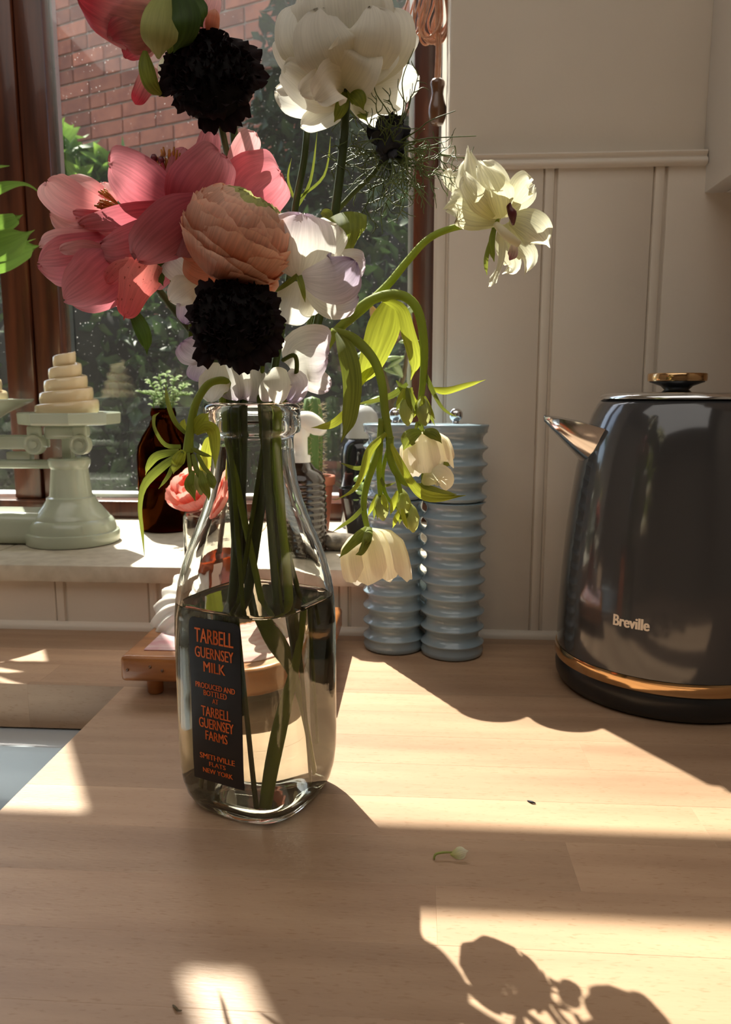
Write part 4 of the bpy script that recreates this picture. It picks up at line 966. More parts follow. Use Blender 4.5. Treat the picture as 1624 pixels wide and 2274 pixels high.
for pts, W in (([(360, 560, .004), (352, 600, .0), (363, 636, -.002)], [16, 30, 22, 3]), ([(375, 570, .01), (385, 600, .012), (380, 640, .014)], [10, 24, 16, 3]), ([(285, 680, .004), (305, 710, .0), (322, 750, -.002), (327, 790, 0)], [6, 26, 34, 26, 3])):
    petal('leaf', pts, W, YA, LEAFP, pa_, cup=-.3)
pb = thing('peony', 'coral pink peony at the far left, facing away from the first', 'flower', at(245, 520, FY), 'coral peonies')
YB = .428
stem(pb, [(290, 560, .006), (380, 680, .014), (480, 810, .014)], (-.015, .0), (-.012, .014), .0025, zf=.07)
for pts, W, m, k in (
    ([(248, 470, .004), (180, 455, -.002), (135, 432, -.003), (104, 402, .004)], [30, 66, 86, 80, 26], PALEP, dict(cup=.3)),
    ([(250, 462, .012), (205, 436, .012), (170, 416, .014), (140, 402, .02)], [34, 62, 70, 62, 18], PALEP, dict(cup=-.25, ruf=.05)),
    ([(255, 452, .016), (236, 428, .016), (228, 404, .018)], [20, 40, 44, 16], PALEP, dict()),
    ([(250, 490, .0), (180, 510, -.004), (140, 498, -.002), (110, 472, .006)], [40, 54, 50, 36, 6], PALEP, dict(cup=-.2)),
    ([(240, 480, .004), (190, 476, -.004), (160, 470, -.004)], [20, 22, 20, 6], PINK, dict()),
    ([(270, 530, .0), (190, 536, -.004), (125, 535, -.004), (86, 548, .002)], [60, 60, 56, 46, 14], PALEP, dict(cup=-.25)),
    ([(260, 550, .0), (180, 575, -.008), (125, 585, -.010), (84, 585, -.004)], [70, 104, 114, 100, 36], PINK, dict(cup=-.25, ruf=.04)),
    ([(290, 552, -.004), (240, 600, -.014), (195, 636, -.016), (140, 668, -.008)], [70, 128, 138, 122, 44], PINK, dict(cup=-.3)),
    ([(230, 556, -.012), (180, 550, -.016), (130, 556, -.014)], [20, 34, 30, 8], PALEP, dict()),
    ([(300, 540, .004), (260, 575, -.004), (230, 590, -.006)], [60, 80, 70, 30], PINK, dict(cup=-.2)),
    ([(290, 560, .010), (270, 620, .010), (225, 668, .008)], [60, 90, 80, 30], PINK, dict(cup=-.2)),
):
    petal('petal', pts, W, YB, m, pb, seed=len(bpy.data.objects), ruf=k.pop('ruf', .025), rag=k.pop('rag', .04), n=16, m=10, **k)
stamens(pb, at(262, 462, YB), -RGT * .9 + UPV * .2, 50, .011, .7, 5)

# ---- peach ranunculus
rn_ = thing('ranunculus', 'peach ranunculus with tightly layered petals in the centre', 'flower', at(535, 520, FY))
rc_ = at(534, 518, .402); rax = (UPV * .80 + RGT * .48 - FWD * .34).normalized(); RR = .0288
NP = 70
for k in range(NP):
    f = k / (NP - 1); R = RR * (.80 + .20 * f ** .8); th1 = math.radians(16 + 104 * f ** 1.15 + (9 * math.sin(k * 2.1)) * f); th0 = math.radians(168)
    prof = []
    for i in range(8):
        t = th0 + (th1 - th0) * i / 7; prof.append((R * math.sin(t) * 1.04, R * math.cos(t) * .92))
    V, Fc, U = patch(rc_, rax, prof, k * 2.39996, .80 - .22 * f, .0, .05, .14, k, 14, 12, ruf=.02, flare=.05 if k % 3 else .09, fpow=9)
    obj('petal', V, Fc, PEACH if f > .12 else BUDG, rn_, uvs=U)
for pts, W in (([(500, 585, -.002), (450, 600, .0), (408, 575, .006)], [50, 74, 66, 24]), ([(560, 600, -.004), (590, 625, 0), (620, 635, .006)], [60, 70, 50, 20]), ([(440, 560, .0), (415, 545, .002), (405, 520, .006)], [40, 56, 44, 12])):
    petal('petal', pts, W, .41, PEACH, rn_, cup=-.3)
stem(rn_, [(530, 590, .012), (540, 740, .016), (545, 850, .012)], (-.009, -.006), (-.016, .02), .0024, zf=.04)

# ---- dark scabious pompons
def scabious(name, label, px, py, rpx, Y, ax, seed, top, mouth, foot, zf=.01):
    c = at(px, py, Y); t = thing(name, label, 'flower', c, 'dark scabious flowers'); rn = random.Random(seed); ax = Vector(ax).normalized(); _, e1, e2 = frame_of(ax); R = rpx * mpp(c)
    prof = [(.02 * R, -.34 * R), (.4 * R, -.30 * R), (.78 * R, -.12 * R), (.80 * R, .05 * R), (.62 * R, .32 * R), (.35 * R, .46 * R), (0, .5 * R)]
    V, Fc = lathe(prof, c, 32, ax); obj('flower_head', V, Fc, BLACKF, t)
    for i in range(22):                      # larger florets round the rim
        a = i * 2 * math.pi / 22 + rn.uniform(-.07, .07); d = e1 * math.cos(a) + e2 * math.sin(a); s = ax.cross(d); l = R * rn.uniform(.84, 1.12); z = rn.uniform(-.12, .10) * R
        P = [c + d * (.5 * R) + ax * z, c + d * (.78 * R) + ax * (z + .08 * R), c + d * l + ax * (z - .02 * R)]
        n, m = 8, 8; Q = crom(P, n); W = [.12 * R, .30 * R, .42 * R, .40 * R]; V, Fc, U = [], [], []; ph = rn.random() * 6
        for ii, p in enumerate(Q):
            for j in range(m + 1):
                x = 2 * j / m - 1; sfr = ii / n; wd = crs(W, sfr)
                V.append(p + s * (x * wd / 2) + ax * (.05 * R * sfr * math.sin(x * 5 + ph)) + d * (.04 * R * sfr * sfr * math.cos(x * 7 + ph) - .10 * R * sfr * x * x)); U.append((j / m, sfr))
        for ii in range(n):
            for j in range(m): b = ii * (m + 1) + j; Fc.append([b, b + 1, b + m + 2, b + m + 1])
        obj('petal', V, Fc, BLACKF, t, uvs=U)
    LV, LF, LU = [], [], []
    for i in range(260):                     # small inner florets, too many to pick apart
        f = math.sqrt(rn.random()) * .92; a = rn.random() * 6.28; d = e1 * math.cos(a) + e2 * math.sin(a)
        p = c + d * (f * .80 * R) + ax * (R * (.5 * math.sqrt(max(0, 1 - f * f)) - .02)); o = (d * (f * 1.1) + ax * .8).normalized()
        s = o.cross(Vector((rn.gauss(0, 1), rn.gauss(0, 1), rn.gauss(0, 1)))).normalized(); l = R * rn.uniform(.06, .13); wd = l * .8; b = len(LV); q = o.cross(s)
        LV += [p - s * wd * .3, p + s * wd * .3, p + o * l + s * wd + q * wd * .4, p + o * l * 1.15 - q * wd * .2, p + o * l - s * wd + q * wd * .4]; LU += [(.2, 0), (.8, 0), (1, 1), (.5, 1), (0, 1)]; LF += [[b, b + 1, b + 2, b + 3], [b, b + 3, b + 4]]
    o = obj('inner_florets', LV, LF, BLACKF, t, uvs=LU); o['kind'] = 'stuff'
    stem(t, top, mouth, foot, .0021, zf=zf)
    for i in range(8):
        a = i * .785; d = e1 * math.cos(a) + e2 * math.sin(a); V, Fc, U = ribbon([c - ax * .3 * R, c - ax * .34 * R + d * .4 * R, c - ax * .25 * R + d * .72 * R], [.1 * R, .16 * R, .02 * R], 6, 3); obj('sepal', V, Fc, LEAFP, t, uvs=U)
scabious('scabious', 'black burgundy scabious pompon at the top of the bouquet', 473, 176, 117, .432, -FWD + UPV * .1, 21, [(485, 250, .012), (500, 320, .016), (520, 420, .03), (545, 620, .026), (560, 780, .012)], (-.012, .009), (-.02, .012), .085)
scabious('scabious', 'black burgundy scabious pompon just above the bottle mouth', 521, 716, 114, .392, -FWD + UPV * .05, 22, [(535, 790, .022), (560, 850, .035), (575, 880, .045)], (.009, -.010), (.016, -.006), .09)

# ---- big white flower
wf = thing('white_flower', 'large ruffled white flower at the top of the bouquet', 'flower', at(775, 205, FY))
YW = .445; wc = at(772, 205, YW); wax = (UPV * .86 - RGT * .10 - FWD * .15 + Vector((0, .1, 0))).normalized()
K = mpp(wc)
for ring, (cnt, rad, ht, fl) in enumerate(((5, 60, 175, .0), (6, 84, 185, .02), (7, 104, 178, .06), (8, 118, 165, .10))):
    prof = [(12 * K, 2 * K), (rad * .62 * K, 22 * K), (rad * .95 * K, 60 * K), (rad * 1.02 * K, 100 * K), (rad * K, ht * .85 * K), (rad * .92 * K, ht * K)]
    for i in range(cnt):
        V, Fc, U = patch(wc, wax, prof, i * 6.283 / cnt + ring * .7, 3.9 / cnt, .0, .05, .18, ring * 20 + i, 12, 12, ruf=.05, flare=fl); obj('petal', V, Fc, WHITE, wf, uvs=U)
for pts, W, k in (
    ([(765, 205, -.006), (700, 200, -.018), (650, 165, -.02), (628, 150, -.016)], [50, 86, 84, 60, 20], dict(cup=.25)),
    ([(765, 210, -.004), (720, 190, -.022), (690, 195, -.03), (668, 210, -.028)], [50, 70, 66, 46, 18], dict(cup=.2)),
    ([(770, 190, -.008), (745, 180, -.026), (725, 195, -.034), (700, 222, -.03)], [60, 90, 88, 66, 22], dict(cup=.3)),
    ([(765, 205, .0), (700, 215, -.006), (650, 215, -.004), (614, 200, .004)], [40, 76, 86, 76, 22], dict(cup=-.25, ruf=.05)),
    ([(765, 215, .004), (740, 240, .0), (700, 265, -.004), (668, 284, .0)], [40, 60, 58, 46, 10], dict(cup=-.2)),
    ([(775, 205, .004), (840, 195, .004), (890, 185, .008), (932, 170, .012)], [40, 96, 110, 70, 30], dict(cup=.2)),
    ([(775, 210, .008), (820, 225, .01), (860, 240, .016), (900, 236, .022)], [40, 80, 90, 80, 24], dict(cup=-.3)),
    ([(790, 160, -.02), (830, 130, -.022), (870, 95, -.014)], [60, 90, 84, 30], dict(cup=.35)),
    ([(760, 190, -.016), (790, 135, -.03), (800, 110, -.026)], [80, 120, 110, 50], dict(cup=.35)),
    ([(700, 180, -.014), (660, 120, -.016), (640, 80, -.008)], [60, 90, 90, 36], dict(cup=.3)),
    ([(765, 195, -.01), (735, 130, -.034), (715, 70, -.036), (712, 18, -.026)], [60, 120, 150, 130, 50], dict(cup=-.3)),
    ([(790, 190, -.01), (815, 120, -.030), (830, 60, -.034), (826, 14, -.026)], [60, 110, 140, 120, 46], dict(cup=-.3)),
    ([(720, 190, -.008), (668, 110, -.02), (655, 60, -.02), (668, 14, -.012)], [40, 80, 96, 84, 30], dict(cup=-.3)),
    ([(815, 180, -.004), (868, 110, -.012), (880, 60, -.012), (868, 20, -.006)], [40, 84, 96, 80, 30], dict(cup=-.3)),
    ([(840, 110, .0), (885, 90, .004), (905, 60, .01)], [60, 80, 76, 24], dict(cup=.3, ruf=.05)),
):
    petal('petal', pts, W, YW, WHITE, wf, seed=len(bpy.data.objects), ruf=k.pop('ruf', .025), n=14, m=10, **k)
for pts, W in (([(772, 200, -.012), (795, 215, -.022), (808, 245, -.02)], [20, 40, 30, 6]), ([(768, 205, -.012), (758, 240, -.018), (742, 272, -.014)], [14, 30, 24, 5]), ([(775, 205, .01), (800, 240, .012), (815, 270, .014)], [16, 30, 26, 5])):
    petal('sepal', pts, W, YW, LEAFM, wf, cup=-.25)
stem(wf, [(771, 200, 0), (762, 330, 0), (745, 470, 0), (725, 620, .004), (700, 740, .006), (665, 850, .006)], (.013, .004), (-.024, -.004), .0027)
wb = thing('flower_stalk', 'second dark stalk left of the white flower stem', 'stem', at(680, 290, .462))
stem(wb, [(683, 280, .015), (675, 360, .015), (655, 470, .015), (640, 640, .02), (610, 820, .015)], (.008, .012), (.012, .028), .0022, zf=.10)
for pts, W in (([(655, 470), (690, 400), (705, 290)], [4, 7, 5, 1]), ([(660, 455), (640, 400), (648, 350)], [4, 6, 4, 1]), ([(662, 440), (720, 390), (735, 300)], [4, 6, 4, 1])):
    petal('leaf', pts, W, .455, LEAFM, wb, n=10, m=3)

# ---- folded green leaf hanging right of centre
gl_ = thing('leafy_sprig', 'sprig with a folded green leaf below the white flower', 'leaf', at(740, 480, .43))
stem(gl_, [(735, 485, 0), (722, 560, .008), (700, 700, .014), (660, 840, .01)], (.010, -.002), (.028, .01), .0014, LEAFM, zf=.11)
petal('leaf', [(768, 470, -.004), (772, 505, -.012), (775, 540, -.010), (778, 568, 0)], [92, 84, 60, 30, 8], .43, LEAFM, gl_, cup=-.35, ruf=.03)
petal('leaf', [(735, 488, 0), (722, 476, .004), (712, 474, .008)], [14, 30, 20, 5], .43, LEAFM, gl_)

# ---- drooping red and pink bloom at the top left
rb2 = thing('drooping_bloom', 'red and blush drooping bloom with green sepals at the top left', 'flower', at(335, 60, FY))
YR = .425
stem(rb2, [(395, 60, .006), (440, 30, .012), (490, 120, .04), (520, 300, .045), (530, 560, .04), (545, 780, .02)], (-.008, .012), (-.018, .0), .0026, zf=.1)
for pts, W, m, k in (
    ([(350, 30, .0), (290, 25, -.012), (230, 10, -.012), (172, -14, .0)], [110, 150, 150, 124, 50], REDP, dict(cup=-.3)),
    ([(345, 40, .004), (300, 60, -.008), (262, 70, -.010), (240, 84, -.004)], [90, 110, 96, 70, 20], REDP, dict(cup=-.3)),
    ([(335, 60, .008), (310, 90, .0), (290, 112, -.002), (276, 128, .002)], [60, 76, 64, 44, 12], REDP, dict(cup=-.25)),
    ([(350, 10, .01), (290, -20, .012), (220, -30, .014)], [80, 120, 110, 40], REDP, dict(cup=-.2)),
    ([(345, 150, .006), (322, 190, .004), (300, 232, .006)], [14, 42, 38, 4], REDP, dict(cup=-.2)),
    ([(430, 60, .012), (455, 20, .012), (470, -20, .014)], [50, 66, 60, 20], PALEP, dict(cup=.3)),
    ([(470, 80, .012), (472, 50, .010), (478, 20, .012)], [14, 30, 30, 16], PEACH, dict(cup=-.3)),
    ([(370, 130, .01), (362, 150, .008), (358, 175, .01)], [14, 22, 20, 5], CREAM, dict()),
): petal('petal', pts, W, YR, m, rb2, seed=len(bpy.data.objects), ruf=.02, n=14, m=10, **k)
for pts, W, m in (([(368, -10, -.004), (358, 40, -.016), (352, 90, -.016), (352, 132, -.006)], [40, 74, 82, 70, 20], BUDG), ([(395, -20, .0), (408, 30, -.010), (404, 75, -.010), (385, 118, -.004)], [50, 72, 70, 50, 8], LEAFP), ([(400, -10, .004), (430, 30, -.004), (452, 62, -.002)], [40, 70, 56, 6], LEAFP), ([(322, 112, -.002), (325, 150, -.006), (338, 190, -.004), (366, 216, .004)], [10, 32, 36, 30, 6], LEAFM), ([(375, -10, .006), (385, 60, .004), (380, 130, .006)], [60, 90, 70, 16], LEAFM)):
    petal('sepal', pts, W, YR, m, rb2, cup=-.35, n=14)

# ---- love-in-a-mist with thready bracts
ng = thing('love_in_a_mist', 'withered dark bloom wrapped in green thread-like bracts', 'flower', at(865, 310, .44))
nc = at(866, 312, .445)
stem(ng, [(866, 330, .008), (830, 385, .006), (775, 440, .008), (735, 500, .012), (700, 660, .02), (655, 840, .012)], (.012, .010), (.020, .018), .0015, THREAD, zf=.03)
V, Fc = blob(nc, (.0078, .007, .0095), 5, .3); obj('pod', V, Fc, PODM, ng)
rz = random.Random(77)
for i in range(9):
    a = i * .7; d = RGT * math.cos(a) + UPV * math.sin(a) * 1.1 - FWD * .5
    V, Fc, U = ribbon([nc + d * .004, nc + d * .008 + UPV * rz.uniform(-.003, .003), nc + d * rz.uniform(.010, .014)], [.003, .008, .007, .001], 10, 6, cup=rz.uniform(-.6, .6), ruf=.2, seed=i, rag=.2); obj('petal', V, Fc, PODM, ng, uvs=U)
rg = random.Random(12); T = []
def thread(p, d, l, depth):
    P = [p]; q = p; dd = d.copy()
    for i in range(6):
        dd = (dd + Vector((rg.gauss(0, .3), rg.gauss(0, .3), rg.gauss(0, .3)))).normalized(); q = q + dd * (l / 6); P.append(q)
        if depth and rg.random() < .55: thread(q, (dd + Vector((rg.gauss(0, .8), rg.gauss(0, .8), rg.gauss(0, .8)))).normalized(), l * .5, depth - 1)
    T.append(tube(P, [.00042 if depth else .0003, .00018], 9, 4, False))
for i in range(46):
    a = rg.random() * 6.28; d = (RGT * math.cos(a) + UPV * (math.sin(a) - .15) + FWD * rg.gauss(0, .5)).normalized(); thread(nc - UPV * .008 + d * .004, d, rg.uniform(.018, .036), 1 if i % 2 else 2)
for tx, ty in ((920, 108), (1058, 302), (1012, 246), (960, 460), (850, 520), (830, 150), (940, 430)):
    P = [nc - UPV * .004, at((866 * 2 + tx) / 3 + 12, (312 * 2 + ty) / 3, .435), at((866 + 2 * tx) / 3 - 8, (312 + 2 * ty) / 3, .43), at(tx, ty, .43)]; T.append(tube(P, [.0005, .00022], 16, 5, False))
V, Fc = join(*T); o = obj('thread_bracts', V, Fc, THREAD, ng); o['kind'] = 'stuff'

# ---- sweet peas
def sweetpea(label, pieces, Y, base, top, mouth, foot, grp='lilac edged sweet peas', zf=.012):
    t = thing('sweet_pea', label, 'flower', at(base[0], base[1], Y), grp)
    for pts, W, m, k in pieces: petal('petal', pts, W, Y, m, t, seed=len(bpy.data.objects), ruf=k.pop('ruf', .05), rfreq=3, n=14, m=12, **k)
    stem(t, top, mouth, foot, .0013, LEAFM, Y=Y, zf=zf)
    return t
t = sweetpea('white and lilac sweet pea right of the peach ranunculus', [
    ([(662, 616, .0), (664, 570, -.006), (668, 520, -.008), (672, 474, -.004)], [24, 120, 160, 140, 50], LILAC, dict(cup=.25)),
    ([(662, 614, .0), (700, 560, .004), (735, 520, .008), (750, 500, .01)], [20, 70, 90, 76, 24], WHITE, dict(cup=.2)),
    ([(668, 616, -.002), (715, 622, -.014), (755, 615, -.018), (790, 580, -.014)], [30, 84, 112, 106, 36], LILACD, dict(cup=-.3)),
    ([(680, 630, .002), (725, 655, -.002), (760, 665, -.002), (795, 655, .004)], [30, 80, 94, 80, 28], LILAC, dict(cup=-.2)),
    ([(720, 600, .01), (780, 590, .01), (812, 592, .012)], [40, 70, 70, 26], LILAC, dict(ruf=.08)),
    ([(660, 625, .006), (655, 665, .004), (645, 690, .006), (630, 716, .01)], [30, 86, 96, 84, 26], WHITE, dict(cup=-.25)),
    ([(690, 630, .008), (690, 670, .008), (700, 700, .01)], [30, 60, 56, 20], WHITE, dict())], .405, (662, 616), [(655, 618, 0), (620, 650, .012), (590, 760, .03), (580, 860, .04)], (.006, -.008), (.026, -.006))
petal('sepal', [(664, 612, -.003), (672, 640, -.006), (678, 672, -.004)], [14, 14, 10, 3], .405, LEAFM, t)
petal('sepal', [(662, 612, -.003), (640, 628, -.004), (612, 648, 0)], [12, 12, 10, 5], .405, LEAFM, t)
sweetpea('pale sweet pea tucked behind the lower black pompon on the left', [
    ([(432, 640, .0), (410, 600, -.004), (385, 572, -.004), (366, 560, 0)], [30, 70, 84, 70, 24], LILAC, dict(cup=.2)),
    ([(436, 630, -.004), (415, 640, -.01), (395, 655, -.008), (378, 668, 0)], [30, 62, 70, 56, 18], WHITE, dict(cup=-.3)),
    ([(440, 640, .0), (420, 680, .0), (412, 720, .004)], [30, 56, 50, 16], LILACD, dict())], .425, (436, 640), [(438, 640, 0), (425, 760, .01), (480, 860, .02)], (-.012, .004), (-.02, .016))
sweetpea('crumpled lilac and white sweet pea on the left of the bottle mouth', [
    ([(455, 800, .0), (435, 785, -.004), (415, 770, -.004), (405, 760, 0)], [20, 56, 72, 60, 20], LILACD, dict()),
    ([(455, 805, .0), (440, 822, -.002), (430, 845, 0)], [16, 40, 44, 16], LILACD, dict()),
    ([(488, 806, .0), (480, 840, -.006), (470, 866, -.006), (466, 892, 0)], [26, 60, 70, 56, 18], WHITE, dict(cup=-.3)),
    ([(500, 810, .01), (520, 850, .01), (525, 890, .012)], [40, 80, 76, 30], LILAC, dict()),
    ([(560, 820, .016), (560, 860, .014), (555, 892, .014)], [40, 90, 80, 30], LILAC, dict())], .425, (480, 805), [(490, 806, .004), (505, 850, .01)], (-.014, -.004), (.006, -.034))
sweetpea('white sweet pea with fanned petal on the right of the bottle mouth', [
    ([(640, 812, .0), (668, 790, -.008), (700, 785, -.010), (728, 790, -.004)], [26, 90, 120, 124, 60], LILAC, dict(cup=.2, ruf=.06)),
    ([(645, 820, .002), (680, 835, -.002), (710, 850, -.002), (732, 865, .004)], [20, 44, 56, 50, 20], LILAC, dict(cup=-.2)),
    ([(622, 815, -.004), (618, 845, -.012), (618, 872, -.012), (616, 896, -.004)], [30, 62, 60, 46, 18], WHITE, dict(cup=-.35)),
    ([(640, 825, -.004), (662, 845, -.010), (660, 870, -.008), (640, 890, 0)], [20, 40, 44, 40, 18], LILACD, dict(cup=-.2)),
    ([(600, 840, .006), (596, 870, .004), (600, 892, .006)], [24, 40, 40, 20], LILAC, dict())], .415, (640, 812), [(628, 800, -.01), (655, 790, -.014), (658, 830, -.006), (640, 885, .006)], (.012, -.008), (-.03, -.008))

# ---- spent white bell flower with drooping branches: one plant
hb_pl = thing('drooping_bell_flower', 'wilting white bell flower with bright green drooping branches on the right', 'flower', at(745, 735, FY))
YH = .428
WILT = petal_mat('wilted_cream_petal', sr(228, 224, 176), sr(240, 236, 216), .5, .22, rnd=.06, freq=18)
P = S([(1108, 489, 0), (1060, 497, 0), (1000, 508, -.002), (950, 532, -.002), (905, 580, 0), (862, 632, .0), (810, 682, 0), (748, 735, 0), (705, 800, .006)], YH) + [MOUTH + Vector((.016, -.002, 0)), Vector((BX + .016, BY + .0, .18)), Vector((BX + .020, BY - .002, .125)), Vector((BX + .014, BY - .016, .065)), Vector((BX + .009, BY - .027, .010))]
V, Fc = tube(P, [.0014, .0018, .0021, .0026, .0027, .0026, .0026], 70, 10); obj('stem', V, Fc, STEMB, hb_pl)
def branch(pts, r, Y=YH, m=STEMB, n=30):
    V, Fc = tube(S(pts, Y), r, n, 9); return obj('branch', V, Fc, m, hb_pl)
branch([(770, 712, 0), (815, 672, -.004), (868, 654, -.006), (908, 664, -.006), (932, 700, -.006), (942, 770, -.005), (940, 840, -.004), (934, 900, -.004), (937, 962, -.004)], [.0024, .0027, .0026, .0024, .0018, .0012])
branch([(742, 738, 0), (785, 752, -.010), (828, 796, -.016), (848, 850, -.018), (856, 920, -.018), (866, 978, -.018)], [.0030, .0028, .0024, .0022, .0021])
branch([(848, 930, -.018), (843, 985, -.018), (832, 1025, -.02), (815, 1075, -.02), (808, 1125, -.02), (817, 1178, -.02)], [.0018, .0019, .0019, .0017, .0015])
branch([(866, 970, -.018), (868, 1020, -.018), (884, 1055, -.018), (905, 1074, -.018), (935, 1078, -.016)], [.0022, .002, .0018, .0012])
branch([(846, 985, -.018), (842, 1040, -.016), (845, 1100, -.014)], [.0014, .0015, .0013])
branch([(880, 1050, -.018), (886, 1075, -.018), (890, 1095, -.018)], [.0012, .0012])
branch([(866, 985, -.018), (850, 1050, -.012), (858, 1100, -.008), (890, 1135, -.008)], [.0012, .001])
for pts, W, m, k in (
    ([(748, 738, -.006), (770, 780, -.016), (783, 850, -.020), (776, 930, -.02), (757, 984, -.018)], [10, 38, 44, 40, 30, 6], LEAFM, dict(cup=-.2)),
    ([(745, 738, .0), (725, 745, .004), (700, 742, .006)], [16, 32, 30, 18], LEAFM, dict()),
    ([(868, 672, .006), (850, 735, .002), (824, 805, .0), (794, 866, .004)], [36, 72, 66, 46, 4], LEAFB, dict(cup=-.2)),
    ([(830, 790, .004), (812, 830, .002), (792, 868, .002)], [6, 22, 16, 3], LEAFB, dict()),
    ([(845, 664, .0), (890, 685, -.004), (907, 740, -.006), (922, 800, -.006), (912, 845, -.004)], [6, 22, 30, 32, 26, 6], LEAFB, dict(cup=-.3)),
    ([(958, 862, -.004), (990, 868, -.006), (1035, 856, -.008), (1080, 843, -.008)], [5, 16, 14, 10, 2], LEAFB, dict(cup=-.3)),
    ([(945, 830, -.004), (962, 870, -.006), (985, 908, -.008), (1018, 928, -.008)], [8, 11, 8, 6, 2], LEAFM, dict()),
    ([(905, 852, 0), (870, 878, 0), (830, 890, .0), (788, 898, 0)], [8, 14, 12, 8, 2], LEAFM, dict()),
    ([(775, 905, .006), (755, 930, .0), (730, 945, -.004), (690, 950, -.006)], [8, 18, 18, 14, 2], LEAFB, dict()),
    ([(858, 962, -.02), (822, 1000, -.026), (806, 1050, -.028), (785, 1088, -.028), (742, 1112, -.026)], [8, 18, 18, 12, 8, 2], LEAFB, dict(cup=-.3)),
    ([(868, 985, -.02), (892, 1035, -.026), (920, 1080, -.028), (945, 1100, -.028), (985, 1105, -.026), (1036, 1100, -.026)], [8, 17, 18, 22, 24, 16, 4], LEAFB, dict(cup=-.25, ruf=.02)),
    ([(830, 1028, -.02), (795, 1040, -.022), (757, 1028, -.022)], [6, 10, 8, 3], LEAFM, dict()),
    ([(812, 1120, -.02), (785, 1150, -.024), (738, 1182, -.024)], [5, 10, 8, 2], LEAFM, dict()),
    ([(846, 1060, -.016), (855, 1078, -.018), (878, 1072, -.018)], [5, 8, 6, 2], LEAFM, dict()),
    ([(880, 845, .002), (905, 870, 0), (916, 860, 0)], [3, 14, 18, 8], LEAFM, dict(cup=-.4)),
): petal('leaf', pts, W, YH, m, hb_pl, n=18, **k)
rl = random.Random(31)
for cx1, cy1, n_, l_ in ((905, 862, 7, 75), (940, 880, 5, 62), (845, 1098, 7, 55), (888, 1090, 5, 60), (893, 1130, 4, 50)):
    for i in range(n_):
        a = (i / (n_ - 1) - .5) * 1.1 + rl.uniform(-.1, .1); l = l_ * rl.uniform(.65, 1.15); dy = rl.uniform(-.008, .006)
        petal('sepal', [(cx1 + (i - n_ / 2) * 2, cy1, dy - .012), (cx1 + math.sin(a) * l * .5, cy1 + math.cos(a) * l * .5, dy - .014), (cx1 + math.sin(a) * l * .9 + rl.uniform(-6, 6), cy1 + math.cos(a) * l, dy - .012)], [6, rl.uniform(10, 15), 2], YH, LEAFM if i % 2 else LEAFB, hb_pl, n=10, m=4, cup=-.3)
def bell(px, py, ax, Lp, Rp, Y, n=7, m=CREAM, seed=0, opn=1.0, parent=hb_pl):
    c = at(px, py, Y); K2 = mpp(c); prof = [(3 * K2, 0), (Rp * .62 * K2, Lp * .10 * K2), (Rp * .92 * K2, Lp * .30 * K2), (Rp * K2, Lp * .55 * K2), (Rp * opn * K2, Lp * .80 * K2), (Rp * opn * .96 * K2, Lp * K2)]
    for i in range(n):
        lf = 1 - .14 * ((i * 7 + seed) % 5) / 4; V, Fc, U = patch(c, ax, [(r_, h_ * lf) for r_, h_ in prof], i * 6.283 / n * (2 if n % 2 else 1) + seed, .62, -.09 * (i % 3), .05, .24, seed + i, 12, 10, ruf=.04); obj('petal', V, Fc, m, parent, uvs=U)
    return c
bell(820, 1172, -UPV + RGT * .18, 132, 76, YH - .02, 9, CREAM, 3)
bell(938, 958, -UPV + RGT * .18, 98, 60, YH - .004, 8, CREAM, 8)
for pts, W in (([(818, 1172, -.03), (795, 1195, -.046), (770, 1220, -.044), (753, 1240, -.04)], [14, 24, 20, 14, 3]), ([(820, 1170, -.03), (815, 1200, -.048), (803, 1225, -.046), (790, 1232, -.04)], [14, 20, 18, 14, 6]), ([(822, 1170, -.03), (818, 1195, -.05), (808, 1212, -.048)], [10, 16, 12, 4])):
    petal('sepal', pts, W, YH, LEAFM, hb_pl, cup=-.3)
for pts, W in (([(936, 958, -.012), (912, 970, -.022), (896, 1000, -.020)], [12, 30, 34, 8]), ([(940, 958, -.014), (965, 965, -.022), (982, 985, -.02)], [12, 24, 18, 3]), ([(938, 956, -.01), (928, 940, -.01), (922, 965, -.014)], [8, 10, 8, 4])):
    petal('sepal', pts, W, YH, LEAFM, hb_pl, cup=-.4)
for pts, W, m in (([(940, 1076, -.014), (965, 1055, -.022), (988, 1062, -.02), (990, 1090, -.014)], [16, 46, 50, 40, 12], CREAM), ([(940, 1078, -.012), (955, 1040, -.016), (990, 1032, -.016), (1000, 1036, -.016)], [10, 24, 16, 12, 4], LEAFM), ([(935, 1080, -.014), (975, 1095, -.018), (1015, 1098, -.018)], [12, 22, 16, 4], LEAFM), ([(905, 1135, -.012), (912, 1155, -.016), (895, 1162, -.014)], [14, 36, 36, 12], CREAM)):
    petal('petal' if m is CREAM else 'sepal', pts, W, YH, m, hb_pl, cup=-.35)
for px, py in ((893, 1085), (845, 1092), (912, 1118), (900, 880), (938, 880)):
    V, Fc, U = patch(at(px, py, YH - .012), -UPV + RGT * .1, [(.0004, 0), (.003, .003), (.0042, .008), (.003, .013), (.0006, .016)], 0, 3.15, 0, .0, 0, 1, 10, 16); obj('bud', V, Fc, BUDG, hb_pl, uvs=U)
